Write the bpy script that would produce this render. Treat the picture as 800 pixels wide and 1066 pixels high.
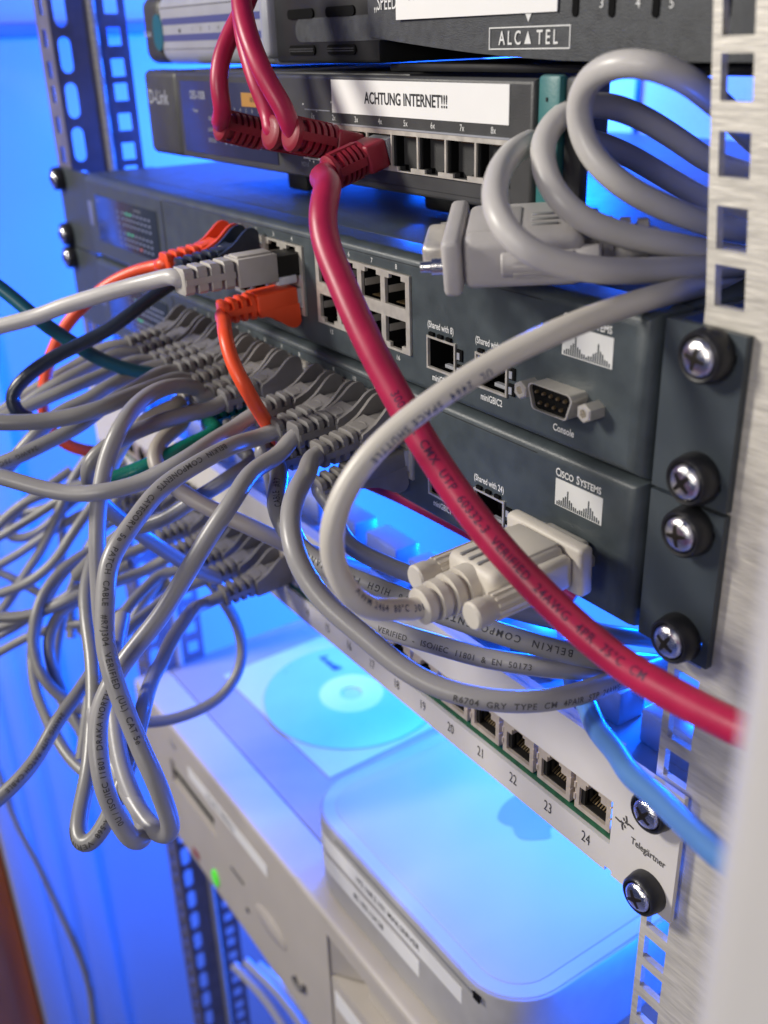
import bpy, bmesh, math, random
from mathutils import Vector as V, Matrix as M
import numpy as np
random.seed(7)
S = 0.001                       # everything below is written in millimetres of the rack: x right, y into the rack, z up
for o in list(bpy.data.objects): bpy.data.objects.remove(o)
SC = bpy.context.scene
COL = SC.collection

# ------------------------------------------------------------------ camera
F = 1051.759
CAM = V((619.017, -188.696, 106.475))
def rod(r):
    r = V(r); return np.array(M.Rotation(r.length, 3, r.normalized()))
RM = rod((1.8399297491, 0.9504080515, -0.6408619114))
def ray(u, v): return V((RM.T @ np.array([(u-400)/F, (v-533)/F, 1.0])).tolist())
def at(u, v, y): d = ray(u, v); return CAM + d*((y-CAM.y)/d.y)
def atz(u, v, z): d = ray(u, v); return CAM + d*((z-CAM.z)/d.z)
def atx(u, v, x): d = ray(u, v); return CAM + d*((x-CAM.x)/d.x)
def atd(u, v, t): return CAM + ray(u, v)*t
def proj(p):
    q = RM @ np.array(V(p)-CAM); return (400+F*q[0]/q[2], 533+F*q[1]/q[2], q[2])
cd = bpy.data.cameras.new('camera'); cam = bpy.data.objects.new('camera', cd); COL.objects.link(cam)
mw = M.Identity(4)
for i in range(3):
    mw[i][0] = RM[0][i]; mw[i][1] = -RM[1][i]; mw[i][2] = -RM[2][i]; mw[i][3] = CAM[i]*S
cam.matrix_world = mw
cd.sensor_fit = 'HORIZONTAL'; cd.sensor_width = 36; cd.lens = F/800*36
cd.clip_start = 0.01; cd.clip_end = 50
cd.dof.use_dof = True; cd.dof.focus_distance = 0.315; cd.dof.aperture_fstop = 14.5
SC.camera = cam

# ------------------------------------------------------------------ world, lamps, exposure
w = bpy.data.worlds.new('World'); SC.world = w; w.use_nodes = True
w.node_tree.nodes['Background'].inputs[0].default_value = (0.33, 0.42, 1.0, 1)
w.node_tree.nodes['Background'].inputs[1].default_value = 0.115
SC.view_settings.view_transform = 'Standard'; SC.view_settings.look = 'None'
SC.view_settings.exposure = 0; SC.view_settings.gamma = 1
SC.cycles.use_denoising = True
SC.cycles.max_bounces = 8; SC.cycles.diffuse_bounces = 4
SC.cycles.sample_clamp_indirect = 6
def aim(o, p, q):
    o.location = V(p)*S
    o.rotation_euler = (V(q)-V(p)).to_track_quat('-Z', 'Y').to_euler()
def area(name, p, q, size, watts, col):
    l = bpy.data.lights.new(name, 'AREA'); l.shape = 'DISK' if not isinstance(size, tuple) else 'RECTANGLE'
    if isinstance(size, tuple): l.size = size[0]*S; l.size_y = size[1]*S
    else: l.size = size*S
    l.energy = watts; l.color = col
    o = bpy.data.objects.new(name, l); COL.objects.link(o); aim(o, p, q); return o
def bulb(name, p, r, watts, col):
    l = bpy.data.lights.new(name, 'POINT'); l.shadow_soft_size = r*S; l.energy = watts; l.color = col
    o = bpy.data.objects.new(name, l); COL.objects.link(o); o.location = V(p)*S; return o
BLUE = (0.0, 0.105, 1.0)
area('window_light', (-170, -800, 520), (300, 0, -60), 260, 12.2, (1.0, 0.95, 0.86))
area('room_light', (700, -1000, 300), (440, 0, -60), 400, 3.8, (1.0, 0.95, 0.87))
bulb('blue_tube', (250, 170, -62), 14, 3.6, BLUE)
bulb('blue_tube', (405, 105, -60), 10, 1.3, BLUE)
bulb('blue_tube', (330, 200, -150), 14, 6.0, BLUE)
bulb('blue_tube', (90, 260, -150), 14, 8.5, BLUE)
bulb('blue_tube', (560, 150, -290), 16, 3.0, BLUE)
bulb('blue_tube', (-60, 330, 90), 20, 15.0, BLUE)
bulb('blue_tube', (170, 240, 120), 24, 4.0, BLUE)
bulb('blue_tube', (40, 330, -480), 20, 18.0, BLUE)

# ------------------------------------------------------------------ materials
MATS = {}
def mat(name, col, rough=0.5, metal=0.0, nscale=0, namp=0.0, bump=0.0, bscale=1500, coat=0.0, stretch=None, spec=0.5, emit=None, trans=0.0):
    m = bpy.data.materials.new(name); m.use_nodes = True; nt = m.node_tree; b = nt.nodes['Principled BSDF']
    c = (*col, 1); b.inputs['Base Color'].default_value = c; b.inputs['Roughness'].default_value = rough
    b.inputs['Metallic'].default_value = metal; b.inputs['Coat Weight'].default_value = coat
    b.inputs['Specular IOR Level'].default_value = spec; b.inputs['Transmission Weight'].default_value = trans
    if emit: b.inputs['Emission Color'].default_value = (*emit[0], 1); b.inputs['Emission Strength'].default_value = emit[1]
    tc = nt.nodes.new('ShaderNodeTexCoord'); vec = tc.outputs['Object']
    if stretch:
        mp = nt.nodes.new('ShaderNodeMapping'); mp.inputs['Scale'].default_value = stretch
        nt.links.new(vec, mp.inputs['Vector']); vec = mp.outputs['Vector']
    if nscale:
        n = nt.nodes.new('ShaderNodeTexNoise'); n.inputs['Scale'].default_value = nscale; n.inputs['Detail'].default_value = 5
        nt.links.new(vec, n.inputs['Vector'])
        r = nt.nodes.new('ShaderNodeMapRange'); r.inputs[1].default_value = 0.3; r.inputs[2].default_value = 0.7
        r.inputs[3].default_value = 1-namp; r.inputs[4].default_value = 1+namp
        nt.links.new(n.outputs['Fac'], r.inputs[0])
        mx = nt.nodes.new('ShaderNodeMix'); mx.data_type = 'RGBA'; mx.blend_type = 'MULTIPLY'; mx.inputs[0].default_value = 1
        mx.inputs[6].default_value = c; nt.links.new(r.outputs[0], mx.inputs[7]); nt.links.new(mx.outputs[2], b.inputs['Base Color'])
        r2 = nt.nodes.new('ShaderNodeMapRange'); r2.inputs[3].default_value = max(0.05, rough-0.1); r2.inputs[4].default_value = min(1, rough+0.12)
        nt.links.new(n.outputs['Fac'], r2.inputs[0]); nt.links.new(r2.outputs[0], b.inputs['Roughness'])
    if bump:
        n2 = nt.nodes.new('ShaderNodeTexNoise'); n2.inputs['Scale'].default_value = bscale; n2.inputs['Detail'].default_value = 3
        nt.links.new(vec, n2.inputs['Vector'])
        bp = nt.nodes.new('ShaderNodeBump'); bp.inputs['Strength'].default_value = bump; bp.inputs['Distance'].default_value = 0.0003
        nt.links.new(n2.outputs['Fac'], bp.inputs['Height']); nt.links.new(bp.outputs['Normal'], b.inputs['Normal'])
    MATS[name] = m; return m
mat('slate', (0.054, 0.067, 0.074), 0.42, 0, 150, 0.16, 0.25, 2500)
mat('slate_ear', (0.046, 0.058, 0.068), 0.45, 0, 60, 0.10, 0.25, 2500)
mat('led_window', (0.030, 0.038, 0.062), 0.2, 0, 90, 0.1)
mat('charcoal', (0.045, 0.045, 0.045), 0.45, 0, 80, 0.15, 0.3, 2500)
mat('modem_grey', (0.040, 0.043, 0.047), 0.5, 0, 300, 0.35, 0.5, 3000)
mat('black', (0.012, 0.012, 0.013), 0.45, 0, 80, 0.2)
mat('rubber', (0.012, 0.012, 0.014), 0.38, 0, 200, 0.2, 0.2)
mat('cavity', (0.006, 0.006, 0.006), 0.8, spec=0.08)
mat('silver', (0.42, 0.43, 0.47), 0.35, 0.3, 80, 0.06)
mat('navy_panel', (0.028, 0.032, 0.075), 0.3, 0, 60, 0.1)
mat('stripe_blue', (0.07, 0.08, 0.22), 0.4)
mat('teal_plastic', (0.035, 0.16, 0.16), 0.45, 0, 60, 0.1, 0.2)
mat('boot_grey', (0.165, 0.157, 0.155), 0.5, 0, 150, 0.08, 0.35, 2200)
mat('boot_grey_worn', (0.185, 0.172, 0.16), 0.55, 0, 150, 0.12, 0.4, 2200)
mat('pvc_grey', (0.31, 0.297, 0.292), 0.34, 0, 40, 0.06, 0.15, 400)
mat('pvc_stone', (0.225, 0.217, 0.208), 0.34, 0, 40, 0.06, 0.15, 400)
mat('pvc_light', (0.54, 0.515, 0.49), 0.36, 0, 40, 0.05, 0.15, 400)
mat('pvc_cream', (0.58, 0.54, 0.475), 0.36, 0, 40, 0.04, 0.12, 400)
mat('boot_light', (0.46, 0.43, 0.39), 0.5, 0, 120, 0.06, 0.3, 2200)
mat('hood_grey', (0.46, 0.435, 0.42), 0.48, 0, 120, 0.05, 0.3, 2200)
mat('hood_cream', (0.60, 0.555, 0.48), 0.46, 0, 120, 0.04, 0.25, 2200)
mat('pvc_beige', (0.42, 0.37, 0.30), 0.4, 0, 40, 0.06, 0.15, 400)
mat('pvc_red', (0.42, 0.014, 0.065), 0.38, 0, 130, 0.10, 0.1, 400)
mat('boot_red', (0.27, 0.014, 0.03), 0.45, 0, 80, 0.08, 0.2)
mat('pvc_orange', (0.86, 0.085, 0.022), 0.38, 0, 40, 0.05, 0.12, 400)
mat('pvc_navy', (0.022, 0.030, 0.050), 0.3, 0, 40, 0.1, 0.5, 500)
mat('pvc_teal', (0.010, 0.105, 0.155), 0.38, 0, 40, 0.08, 0.15, 400)
mat('pvc_green', (0.005, 0.15, 0.10), 0.28, 0, 40, 0.08, 0.15, 400)
mat('pvc_blue', (0.09, 0.22, 0.50), 0.36, 0, 40, 0.05, 0.1, 400)
mat('clear_plastic', (0.75, 0.76, 0.8), 0.2, 0, trans=0.5)
mat('white_latch', (0.66, 0.66, 0.70), 0.35)
mat('nickel', (0.66, 0.62, 0.55), 0.38, 0.55, 300, 0.1, 0.15, 3000)
mat('chrome', (0.82, 0.80, 0.78), 0.16, 1.0, 400, 0.1, 0.4, 2500)
mat('recess', (0.03, 0.025, 0.02), 0.5, 0.6)
mat('gold', (0.42, 0.31, 0.17), 0.35, 0.9)
mat('jack_plastic', (0.016, 0.015, 0.013), 0.6, spec=0.2)
mat('port_metal', (0.62, 0.53, 0.43), 0.4, 0.35, 300, 0.12, 0.15, 3000)
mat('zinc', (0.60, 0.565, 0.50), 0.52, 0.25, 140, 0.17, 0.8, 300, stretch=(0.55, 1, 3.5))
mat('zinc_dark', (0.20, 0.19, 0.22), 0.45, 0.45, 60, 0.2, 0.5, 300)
mat('panel_white', (0.66, 0.625, 0.59), 0.45, 0, 50, 0.03, 0.2, 2500)
mat('pcb_green', (0.01, 0.085, 0.035), 0.4, 0, 400, 0.4)
mat('post_white', (0.53, 0.51, 0.495), 0.45, 0, 20, 0.03, 0.2, 900)
mat('pc_beige', (0.50, 0.455, 0.40), 0.5, 0, 40, 0.03, 0.25, 2500)
mat('pc_top', (0.33, 0.31, 0.29), 0.5, 0, 40, 0.04, 0.3, 2500)
mat('mini_white', (0.50, 0.52, 0.55), 0.55, 0, 30, 0.02)
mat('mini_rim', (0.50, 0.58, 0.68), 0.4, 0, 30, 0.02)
mat('aluminium', (0.55, 0.53, 0.50), 0.45, 0.35, 120, 0.04, 0.1, 3000)
mat('logo_grey', (0.30, 0.33, 0.38), 0.25)
mat('slot_grey', (0.25, 0.25, 0.25), 0.5)
mat('paper', (0.80, 0.79, 0.77), 0.7, 0, 60, 0.02)
mat('sleeve', (0.52, 0.60, 0.62), 0.6, 0, 60, 0.03, 0.3, 200)  # white paper; the bluish tint puts blue lamp light into its colour
mat('disc', (0.34, 0.58, 0.62), 0.3, 0.15, 25, 0.06)  # cyan tint in the base colour stands in for blue light on the disc
mat('disc_clear', (0.75, 0.77, 0.8), 0.3)
mat('ink', (0.02, 0.02, 0.022), 0.6)
mat('ink_plum', (0.075, 0.006, 0.045), 0.5)
mat('ink_blue', (0.02, 0.04, 0.12), 0.6)
mat('ink_grey', (0.07, 0.065, 0.06), 0.6)
mat('ink_white', (0.70, 0.70, 0.68), 0.6)
mat('ink_dim', (0.30, 0.31, 0.36), 0.6)
mat('amber_label', (0.40, 0.20, 0.04), 0.5)
mat('green_button', (0.12, 0.85, 0.05), 0.4, emit=((0.12, 0.9, 0.05), 0.25))
mat('led_green', (0.1, 0.5, 0.3), 0.4, emit=((0.15, 0.8, 0.5), 0.15))
mat('led_amber', (0.5, 0.15, 0.1), 0.4, emit=((0.9, 0.15, 0.25), 0.2))
mat('tile', (0.13, 0.15, 0.27), 0.4)
mat('led_off', (0.20, 0.23, 0.33), 0.35)
mat('wall_paint', (0.50, 0.53, 0.56), 0.7, 0, 4, 0.05, 0.3, 120)
mat('trim_paint', (0.60, 0.58, 0.58), 0.5, 0, 6, 0.04)
mat('wood', (0.60, 0.15, 0.035), 0.4, 0, 12, 0.3, 0.2, 60, stretch=(3, 3, 0.3))
mat('back_panel', (0.45, 0.45, 0.47), 0.55, 0, 500, 0.12, 0.8, 900)
mat('steel_tray', (0.48, 0.48, 0.50), 0.42, 0.2, 40, 0.06, 0.2, 800)
mat('floor_grey', (0.25, 0.25, 0.27), 0.6, 0, 10, 0.1)

# ------------------------------------------------------------------ object helpers
BASE = {}
def tag(o, label=None, cat=None, group=None, kind=None):
    if label: o['label'] = label
    if cat: o['category'] = cat
    if group: o['group'] = group
    if kind: o['kind'] = kind
    return o
def thing(name, label, cat, base=(0, 0, 0), group=None):
    o = bpy.data.objects.new(name, None); COL.objects.link(o); o.empty_display_size = 0.01
    o.location = V(base)*S; BASE[o.name] = V(base); return tag(o, label, cat, group)
def to_mesh(bm, name, m, base, ang=38):
    for v in bm.verts: v.co = (v.co-base)*S
    bmesh.ops.recalc_face_normals(bm, faces=bm.faces)
    me = bpy.data.meshes.new(name); bm.to_mesh(me); bm.free()
    me.polygons.foreach_set('use_smooth', [True]*len(me.polygons))
    me.set_sharp_from_angle(angle=math.radians(ang))
    me.materials.append(MATS[m]); return me
def part(name, bm, m, parent, label=None, ang=38):
    b = BASE[parent.name]; me = to_mesh(bm, name, m, b, ang)
    o = bpy.data.objects.new(name, me); COL.objects.link(o); o.parent = parent; BASE[o.name] = b
    if label: o['label'] = label
    return o
def solo(name, bm, m, label=None, cat=None, group=None, kind=None, ang=38):
    co = [v.co for v in bm.verts]
    b = V(((min(c.x for c in co)+max(c.x for c in co))/2, (min(c.y for c in co)+max(c.y for c in co))/2, min(c.z for c in co)))
    me = to_mesh(bm, name, m, b, ang); o = bpy.data.objects.new(name, me); COL.objects.link(o)
    o.location = b*S; BASE[o.name] = b; return tag(o, label, cat, group, kind)
def inst(name, me, parent, loc=None, rot=None):
    o = bpy.data.objects.new(name, me); COL.objects.link(o); o.parent = parent
    BASE[o.name] = BASE[parent.name]
    if loc is not None: o.location = V(loc)*S
    if rot is not None: o.rotation_euler = rot
    return o
# ------------------------------------------------------------------ mesh helpers
def nb(): return bmesh.new()
def box(bm, x0, x1, y0, y1, z0, z1, bev=0, seg=2, T=None):
    r = bmesh.ops.create_cube(bm, size=1)
    vs = r['verts']
    for v in vs:
        v.co = V((x0+(v.co.x+.5)*(x1-x0), y0+(v.co.y+.5)*(y1-y0), z0+(v.co.z+.5)*(z1-z0)))
    if bev:
        es = list({e for v in vs for e in v.link_edges})
        r = bmesh.ops.bevel(bm, geom=es, offset=bev, segments=seg, profile=0.5, affect='EDGES', clamp_overlap=True)
        vs = list({v for f in r['faces'] for v in f.verts} | {v for v in vs if v.is_valid})
    if T is not None:
        for v in vs: v.co = T @ v.co
    return vs
def bx(*a, **k): bm = nb(); box(bm, *a, **k); return bm
def frame(o, x, y=None, z=None):
    """matrix from an origin and axes"""
    m = M.Identity(4)
    for i in range(3): m[i][0] = x[i]; m[i][1] = y[i]; m[i][2] = z[i]; m[i][3] = o[i]
    return m
def prism(bm, poly, f, a, b):
    """extrude 2-D polygon; f(u, v, w) gives the point, w runs from a to b"""
    A = [bm.verts.new(f(u, v, a)) for u, v in poly]; B = [bm.verts.new(f(u, v, b)) for u, v in poly]
    bm.faces.new(A); bm.faces.new(list(reversed(B)))
    n = len(poly)
    for i in range(n): bm.faces.new((A[i], B[i], B[(i+1) % n], A[(i+1) % n]))
    return A+B
def lathe(bm, prof, T, n=24, squash=None):
    """prof = [(r, h)...] about local z; closed with caps. squash = superellipse exponent"""
    rings = []
    for r, h in prof:
        ring = []
        for i in range(n):
            a = 2*math.pi*(i+.5)/n; c, s = math.cos(a), math.sin(a)
            if squash:
                k = (abs(c)**squash+abs(s)**squash)**(-1/squash); c *= k; s *= k
            ring.append(bm.verts.new(T @ V((r*c, r*s, h))))
        rings.append(ring)
    for a, b in zip(rings, rings[1:]):
        for i in range(n): bm.faces.new((a[i], a[(i+1) % n], b[(i+1) % n], b[i]))
    bm.faces.new(rings[0]); bm.faces.new(list(reversed(rings[-1])))
def plate(bm, us, vs, holes, f, t):
    """grid plate; f(u, v, w): front w=0, back w=t; holes = set of (i, j) cells left open"""
    us = sorted(us); vs = sorted(vs); P = {}
    def pt(i, j, k):
        if (i, j, k) not in P: P[(i, j, k)] = bm.verts.new(f(us[i], vs[j], t*k))
        return P[(i, j, k)]
    nu, nv = len(us)-1, len(vs)-1
    solid = lambda i, j: 0 <= i < nu and 0 <= j < nv and (i, j) not in holes
    for i in range(nu):
        for j in range(nv):
            if not solid(i, j): continue
            for k in (0, 1): bm.faces.new((pt(i, j, k), pt(i+1, j, k), pt(i+1, j+1, k), pt(i, j+1, k)))
            for (di, dj, a, b) in ((-1, 0, (i, j), (i, j+1)), (1, 0, (i+1, j), (i+1, j+1)), (0, -1, (i, j), (i+1, j)), (0, 1, (i, j+1), (i+1, j+1))):
                if not solid(i+di, j+dj): bm.faces.new((pt(*a, 0), pt(*b, 0), pt(*b, 1), pt(*a, 1)))
def grid_plate(bm, u0, u1, v0, v1, rects, f, t):
    us = {u0, u1}; vs = {v0, v1}
    for a, b, c, d in rects: us |= {a, b}; vs |= {c, d}
    us = sorted(us); vs = sorted(vs); H = set()
    for i in range(len(us)-1):
        for j in range(len(vs)-1):
            cu, cv = (us[i]+us[i+1])/2, (vs[j]+vs[j+1])/2
            if any(a < cu < b and c < cv < d for a, b, c, d in rects): H.add((i, j))
    plate(bm, us, vs, H, f, t)
def hole_cell(bm, u0, u1, v0, v1, hole, f, t):
    """rectangle with one rounded hole (polygon round its centre)"""
    cu, cv = (u0+u1)/2, (v0+v1)/2; O = []
    ang = sorted([math.atan2(b-cv, a-cu) for a, b in hole]+[math.atan2(v-cv, u-cu) for u in (u0, u1) for v in (v0, v1)])
    hp = sorted([(math.atan2(b-cv, a-cu), a, b) for a, b in hole])
    def hit(th):
        n = len(hp)
        for i in range(n):
            a0, x0, y0 = hp[i-1]; a1, x1, y1 = hp[i]
            if i == 0: a0 -= 2*math.pi
            for sh in (0, -2*math.pi):
                if a0-1e-9 <= th+sh <= a1+1e-9:
                    dx, dy = math.cos(th), math.sin(th); ex, ey = x1-x0, y1-y0
                    den = dx*ey-dy*ex
                    s = ((x0-cu)*ey-(y0-cv)*ex)/den
                    return (cu+dx*s, cv+dy*s)
    inn, out = [], []
    for th in ang:
        dx, dy = math.cos(th), math.sin(th)
        s = min((u1-cu)/abs(dx) if abs(dx) > 1e-9 else 1e9, (v1-cv)/abs(dy) if abs(dy) > 1e-9 else 1e9)
        out.append((cu+dx*s, cv+dy*s)); inn.append(hit(th))
    L = [[bm.verts.new(f(a, b, w)) for a, b in ps] for w in (0, t) for ps in (out, inn)]
    n = len(ang)
    for i in range(n):
        j = (i+1) % n
        bm.faces.new((L[0][i], L[0][j], L[1][j], L[1][i])); bm.faces.new((L[2][i], L[3][i], L[3][j], L[2][j]))
        bm.faces.new((L[1][i], L[1][j], L[3][j], L[3][i]))
def stadium(cu, cv, hw, hh, n=8):
    ps = []
    for k in range(n+1):
        a = math.pi*k/n; ps.append((cu+hw*math.cos(a), cv+hh-hw+hw*math.sin(a)))
    for k in range(n+1):
        a = math.pi+math.pi*k/n; ps.append((cu+hw*math.cos(a), cv-hh+hw+hw*math.sin(a)))
    return ps
FONTC = bpy.data.curves.new('font_tmp', 'FONT'); FONTO = bpy.data.objects.new('font_tmp', FONTC)
def text_bm(s, size, align='CENTER', sx=1.0, space=1.0, bold=0.0):
    FONTC.body = s; FONTC.size = size; FONTC.align_x = align; FONTC.align_y = 'CENTER'; FONTC.space_character = space
    FONTC.offset = bold; FONTC.resolution_u = 3
    me = bpy.data.meshes.new_from_object(FONTO); bm = nb(); bm.from_mesh(me); bpy.data.meshes.remove(me)
    for v in bm.verts: v.co.x *= sx
    return bm
def put_text(bm, s, o, right, up, size, off=0.12, **k):
    t = text_bm(s, size, **k); right = V(right).normalized(); up = V(up).normalized(); n = right.cross(up)
    mp = {}
    for v in t.verts: mp[v] = bm.verts.new(V(o)+right*v.co.x+up*v.co.y+n*off)
    for f in t.faces:
        try: bm.faces.new([mp[v] for v in f.verts])
        except ValueError: pass
    t.free()
RX, UZ = V((1, 0, 0)), V((0, 0, 1))
fy = lambda y0: (lambda u, v, w: V((u, y0+w, v)))          # plate facing -y
# ------------------------------------------------------------------ tubes
def spline(pts, step=1.6):
    P = [V(p) for p in pts]; P = [P[0]*2-P[1]]+P+[P[-1]*2-P[-2]]; out = []
    for i in range(1, len(P)-2):
        p0, p1, p2, p3 = P[i-1:i+3]
        t0 = 0; t1 = t0+max(1e-4, (p1-p0).length)**.5; t2 = t1+max(1e-4, (p2-p1).length)**.5; t3 = t2+max(1e-4, (p3-p2).length)**.5
        n = max(2, int((p2-p1).length/step))
        for k in range(n):
            t = t1+(t2-t1)*k/n
            A1 = p0*((t1-t)/(t1-t0))+p1*((t-t0)/(t1-t0)); A2 = p1*((t2-t)/(t2-t1))+p2*((t-t1)/(t2-t1)); A3 = p2*((t3-t)/(t3-t2))+p3*((t-t2)/(t3-t2))
            B1 = A1*((t2-t)/(t2-t0))+A2*((t-t0)/(t2-t0)); B2 = A2*((t3-t)/(t3-t1))+A3*((t-t1)/(t3-t1))
            out.append(B1*((t2-t)/(t2-t1))+B2*((t-t1)/(t2-t1)))
    out.append(P[-2]); return out
def smooth(path, it=10):
    for _ in range(it):
        path = [path[0]]+[(path[i-1]+path[i]*2+path[i+1])/4 for i in range(1, len(path)-1)]+[path[-1]]
    return path
def frames(path):
    T = [(path[min(i+1, len(path)-1)]-path[max(i-1, 0)]).normalized() for i in range(len(path))]
    n = T[0].orthogonal().normalized(); N = []
    for t in T:
        n = (n-t*n.dot(t)).normalized(); N.append(n)
    return T, N
def wobble(path, amp, rnd):
    K = max(4, len(path)//9); ctl = [V((rnd.gauss(0, 1), rnd.gauss(0, 1), rnd.gauss(0, 1))) for _ in range(K+2)]
    out = []
    for i, p in enumerate(path):
        f = i/(len(path)-1)*K; k = int(f); a = f-k; a = a*a*(3-2*a); e = min(1, i/12)
        out.append(p+(ctl[k]*(1-a)+ctl[k+1]*a)*amp*e)
    return out
def tube(bm, path, r, n=16, vary=0.0):
    T, N = frames(path); rings = []; r0 = r
    for i, (p, t, nn) in enumerate(zip(path, T, N)):
        b = t.cross(nn); r = r0*(1+vary*(math.sin(i*.31+len(path))*.5+math.sin(i*.083+1.7*len(path))*.5))
        rings.append([bm.verts.new(p+nn*(r*math.cos(2*math.pi*i/n))+b*(r*math.sin(2*math.pi*i/n))) for i in range(n)])
    for a, b in zip(rings, rings[1:]):
        for i in range(n): bm.faces.new((a[i], a[(i+1) % n], b[(i+1) % n], b[i]))
    bm.faces.new(rings[0]); bm.faces.new(list(reversed(rings[-1])))
def printing(bm, path, r, s, px, size, flip=False, shift=0.0, sx=0.9, space=1.15, bold=0.03):
    """wrap printed text round a cable; px = pixel of the photo nearest to the middle of the text"""
    T, N = frames(path); L = [0.0]
    for a, b in zip(path, path[1:]): L.append(L[-1]+(b-a).length)
    mid = min(range(len(path)), key=lambda i: sum((a-b)**2 for a, b in zip(proj(path[i])[:2], px)))
    t = text_bm(s, size, sx=sx, space=space, bold=bold)
    for k in range(-4, 5):
        bmesh.ops.bisect_plane(t, geom=t.verts[:]+t.edges[:]+t.faces[:], plane_co=(0, size*k*0.12, 0), plane_no=(0, 1, 0))
    xs = [v.co.x for v in t.verts]
    x = math.floor(min(xs))
    while x < max(xs):
        bmesh.ops.bisect_plane(t, geom=t.verts[:]+t.edges[:]+t.faces[:], plane_co=(x, 0, 0), plane_no=(1, 0, 0)); x += 1.5
    mp = {}; sg = -1 if flip else 1
    view = (CAM-path[mid]); view = (view-T[mid]*view.dot(T[mid])).normalized()
    th0 = math.atan2(view.dot(T[mid].cross(N[mid])), view.dot(N[mid]))
    for v in t.verts:
        sL = L[mid]+sg*v.co.x; sL = min(max(sL, L[0]), L[-1]-1e-4)
        i = int(np.searchsorted(L, sL, side="right")-1)
        i = min(max(i, 0), len(path)-2); fr = (sL-L[i])/(L[i+1]-L[i])
        p = path[i].lerp(path[i+1], fr); tt = T[i].lerp(T[i+1], fr).normalized(); nn = N[i].lerp(N[i+1], fr); nn = (nn-tt*nn.dot(tt)).normalized(); b = tt.cross(nn)
        th = th0+(shift-sg*v.co.y)/r
        mp[v] = bm.verts.new(p+(nn*math.cos(th)+b*math.sin(th))*(r+0.05))
    for f in t.faces:
        try: bm.faces.new([mp[v] for v in f.verts])
        except ValueError: pass
    t.free()

# ================================================================== SETTING
solo('wall', bx(-262, -250, -110, 900, -1200, 600), 'wall_paint', kind='structure')
solo('wall', bx(-262, 1200, 900, 912, -1200, 600), 'wall_paint', kind='structure')
solo('floor', bx(-1500, 2000, -1500, 1200, -1215, -1201), 'floor_grey', kind='structure')
t = thing('door_frame', 'pale painted upright boards of a door frame at the lower left, lit blue', 'door frame', (-245, -40, -1200))
part('board', bx(-249.5, -238, -40, -3, -1200, 112, 1.5), 'trim_paint', t)
part('board', bx(-249.5, -226, -62, -41, -1200, 112, 1.5), 'trim_paint', t)
part('board', bx(-249.5, -218, -90, -63, -1200, 112, 1.5), 'trim_paint', t)
solo('wooden_door', bx(-255, -232, -170, -92, -1200, 300, 2), 'wood', 'brown wooden door edge in the bottom left corner', 'door')
solo('wall_rail', bx(-249.5, -240, 0, 880, 114, 124, 2), 'pvc_blue', 'narrow blue horizontal rail along the wall behind the rack, top left', 'wall rail')
t = thing('back_panel', 'blue lit grained rear panel of the rack behind the coiled grey cable', 'rear panel', (150, 420, -20))
P0 = at(662, 150, 420); xs = P0.x
part('panel', bx(-120, xs-2.5, 420, 424, -30, 260), 'back_panel', t)
part('panel', bx(xs+2.5, 700, 420, 424, -30, 260), 'back_panel', t)
part('gap_strip', bx(xs-2.2, xs+2.2, 417.5, 419.8, -30, 260), 'black', t)  # black strip that stands in for the dark gap between the two panels

# ------------------------------------------------------------------ rack rails
t = thing('rack_rail', 'bright galvanised rack rail with square holes above the right switch brackets', 'rack rail', (475, 2, -420), 'upright rack rails')
bm = nb(); rects = []
rl = lambda u, v, w: V((u-max(0, v-46)*.10, 2.2+w, v))
for z in (53.1, 65.8, 81.2, 96.6, 109.3, 124.7, 140, 152.8, 168, 183.5, -42, -55.4, -68.8, -82.3, -95.5, -112, -128.4, -141.7, -155.2, -168.2, -182, -195.2, -208.5): rects.append((471.0, 479.3, z-4.7, z+4.7))
grid_plate(bm, 468.6, 660, -420, 320, rects, rl, 2.2)
part('flange', bm, 'zinc', t)
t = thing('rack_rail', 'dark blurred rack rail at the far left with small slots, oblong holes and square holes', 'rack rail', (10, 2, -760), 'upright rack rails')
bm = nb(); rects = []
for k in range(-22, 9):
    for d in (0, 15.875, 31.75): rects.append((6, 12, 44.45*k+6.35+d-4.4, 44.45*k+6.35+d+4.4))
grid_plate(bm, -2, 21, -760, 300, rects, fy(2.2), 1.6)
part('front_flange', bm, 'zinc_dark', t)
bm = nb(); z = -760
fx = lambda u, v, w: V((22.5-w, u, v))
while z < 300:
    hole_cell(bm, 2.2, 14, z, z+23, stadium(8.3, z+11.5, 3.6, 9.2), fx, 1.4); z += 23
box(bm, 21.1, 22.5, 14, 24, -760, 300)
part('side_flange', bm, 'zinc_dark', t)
bm = nb()
lathe(bm, [(2.6, -760), (2.6, 300)], M.Translation(V((22.5, 25.5, 0))), 12)
part('rolled_edge', bm, 'zinc', t)
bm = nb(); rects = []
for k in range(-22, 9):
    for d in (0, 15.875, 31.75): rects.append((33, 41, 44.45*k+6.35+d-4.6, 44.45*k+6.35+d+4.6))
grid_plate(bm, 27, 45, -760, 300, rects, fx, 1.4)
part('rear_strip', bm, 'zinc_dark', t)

# foreground post
pA = at(726, 745, -124)
solo('cabinet_post', bx(pA.x, pA.x+80, -122, -60, -600, 420, 7, 4), 'post_white', 'out of focus off-white cabinet post in the right foreground', 'cabinet post')

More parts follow.
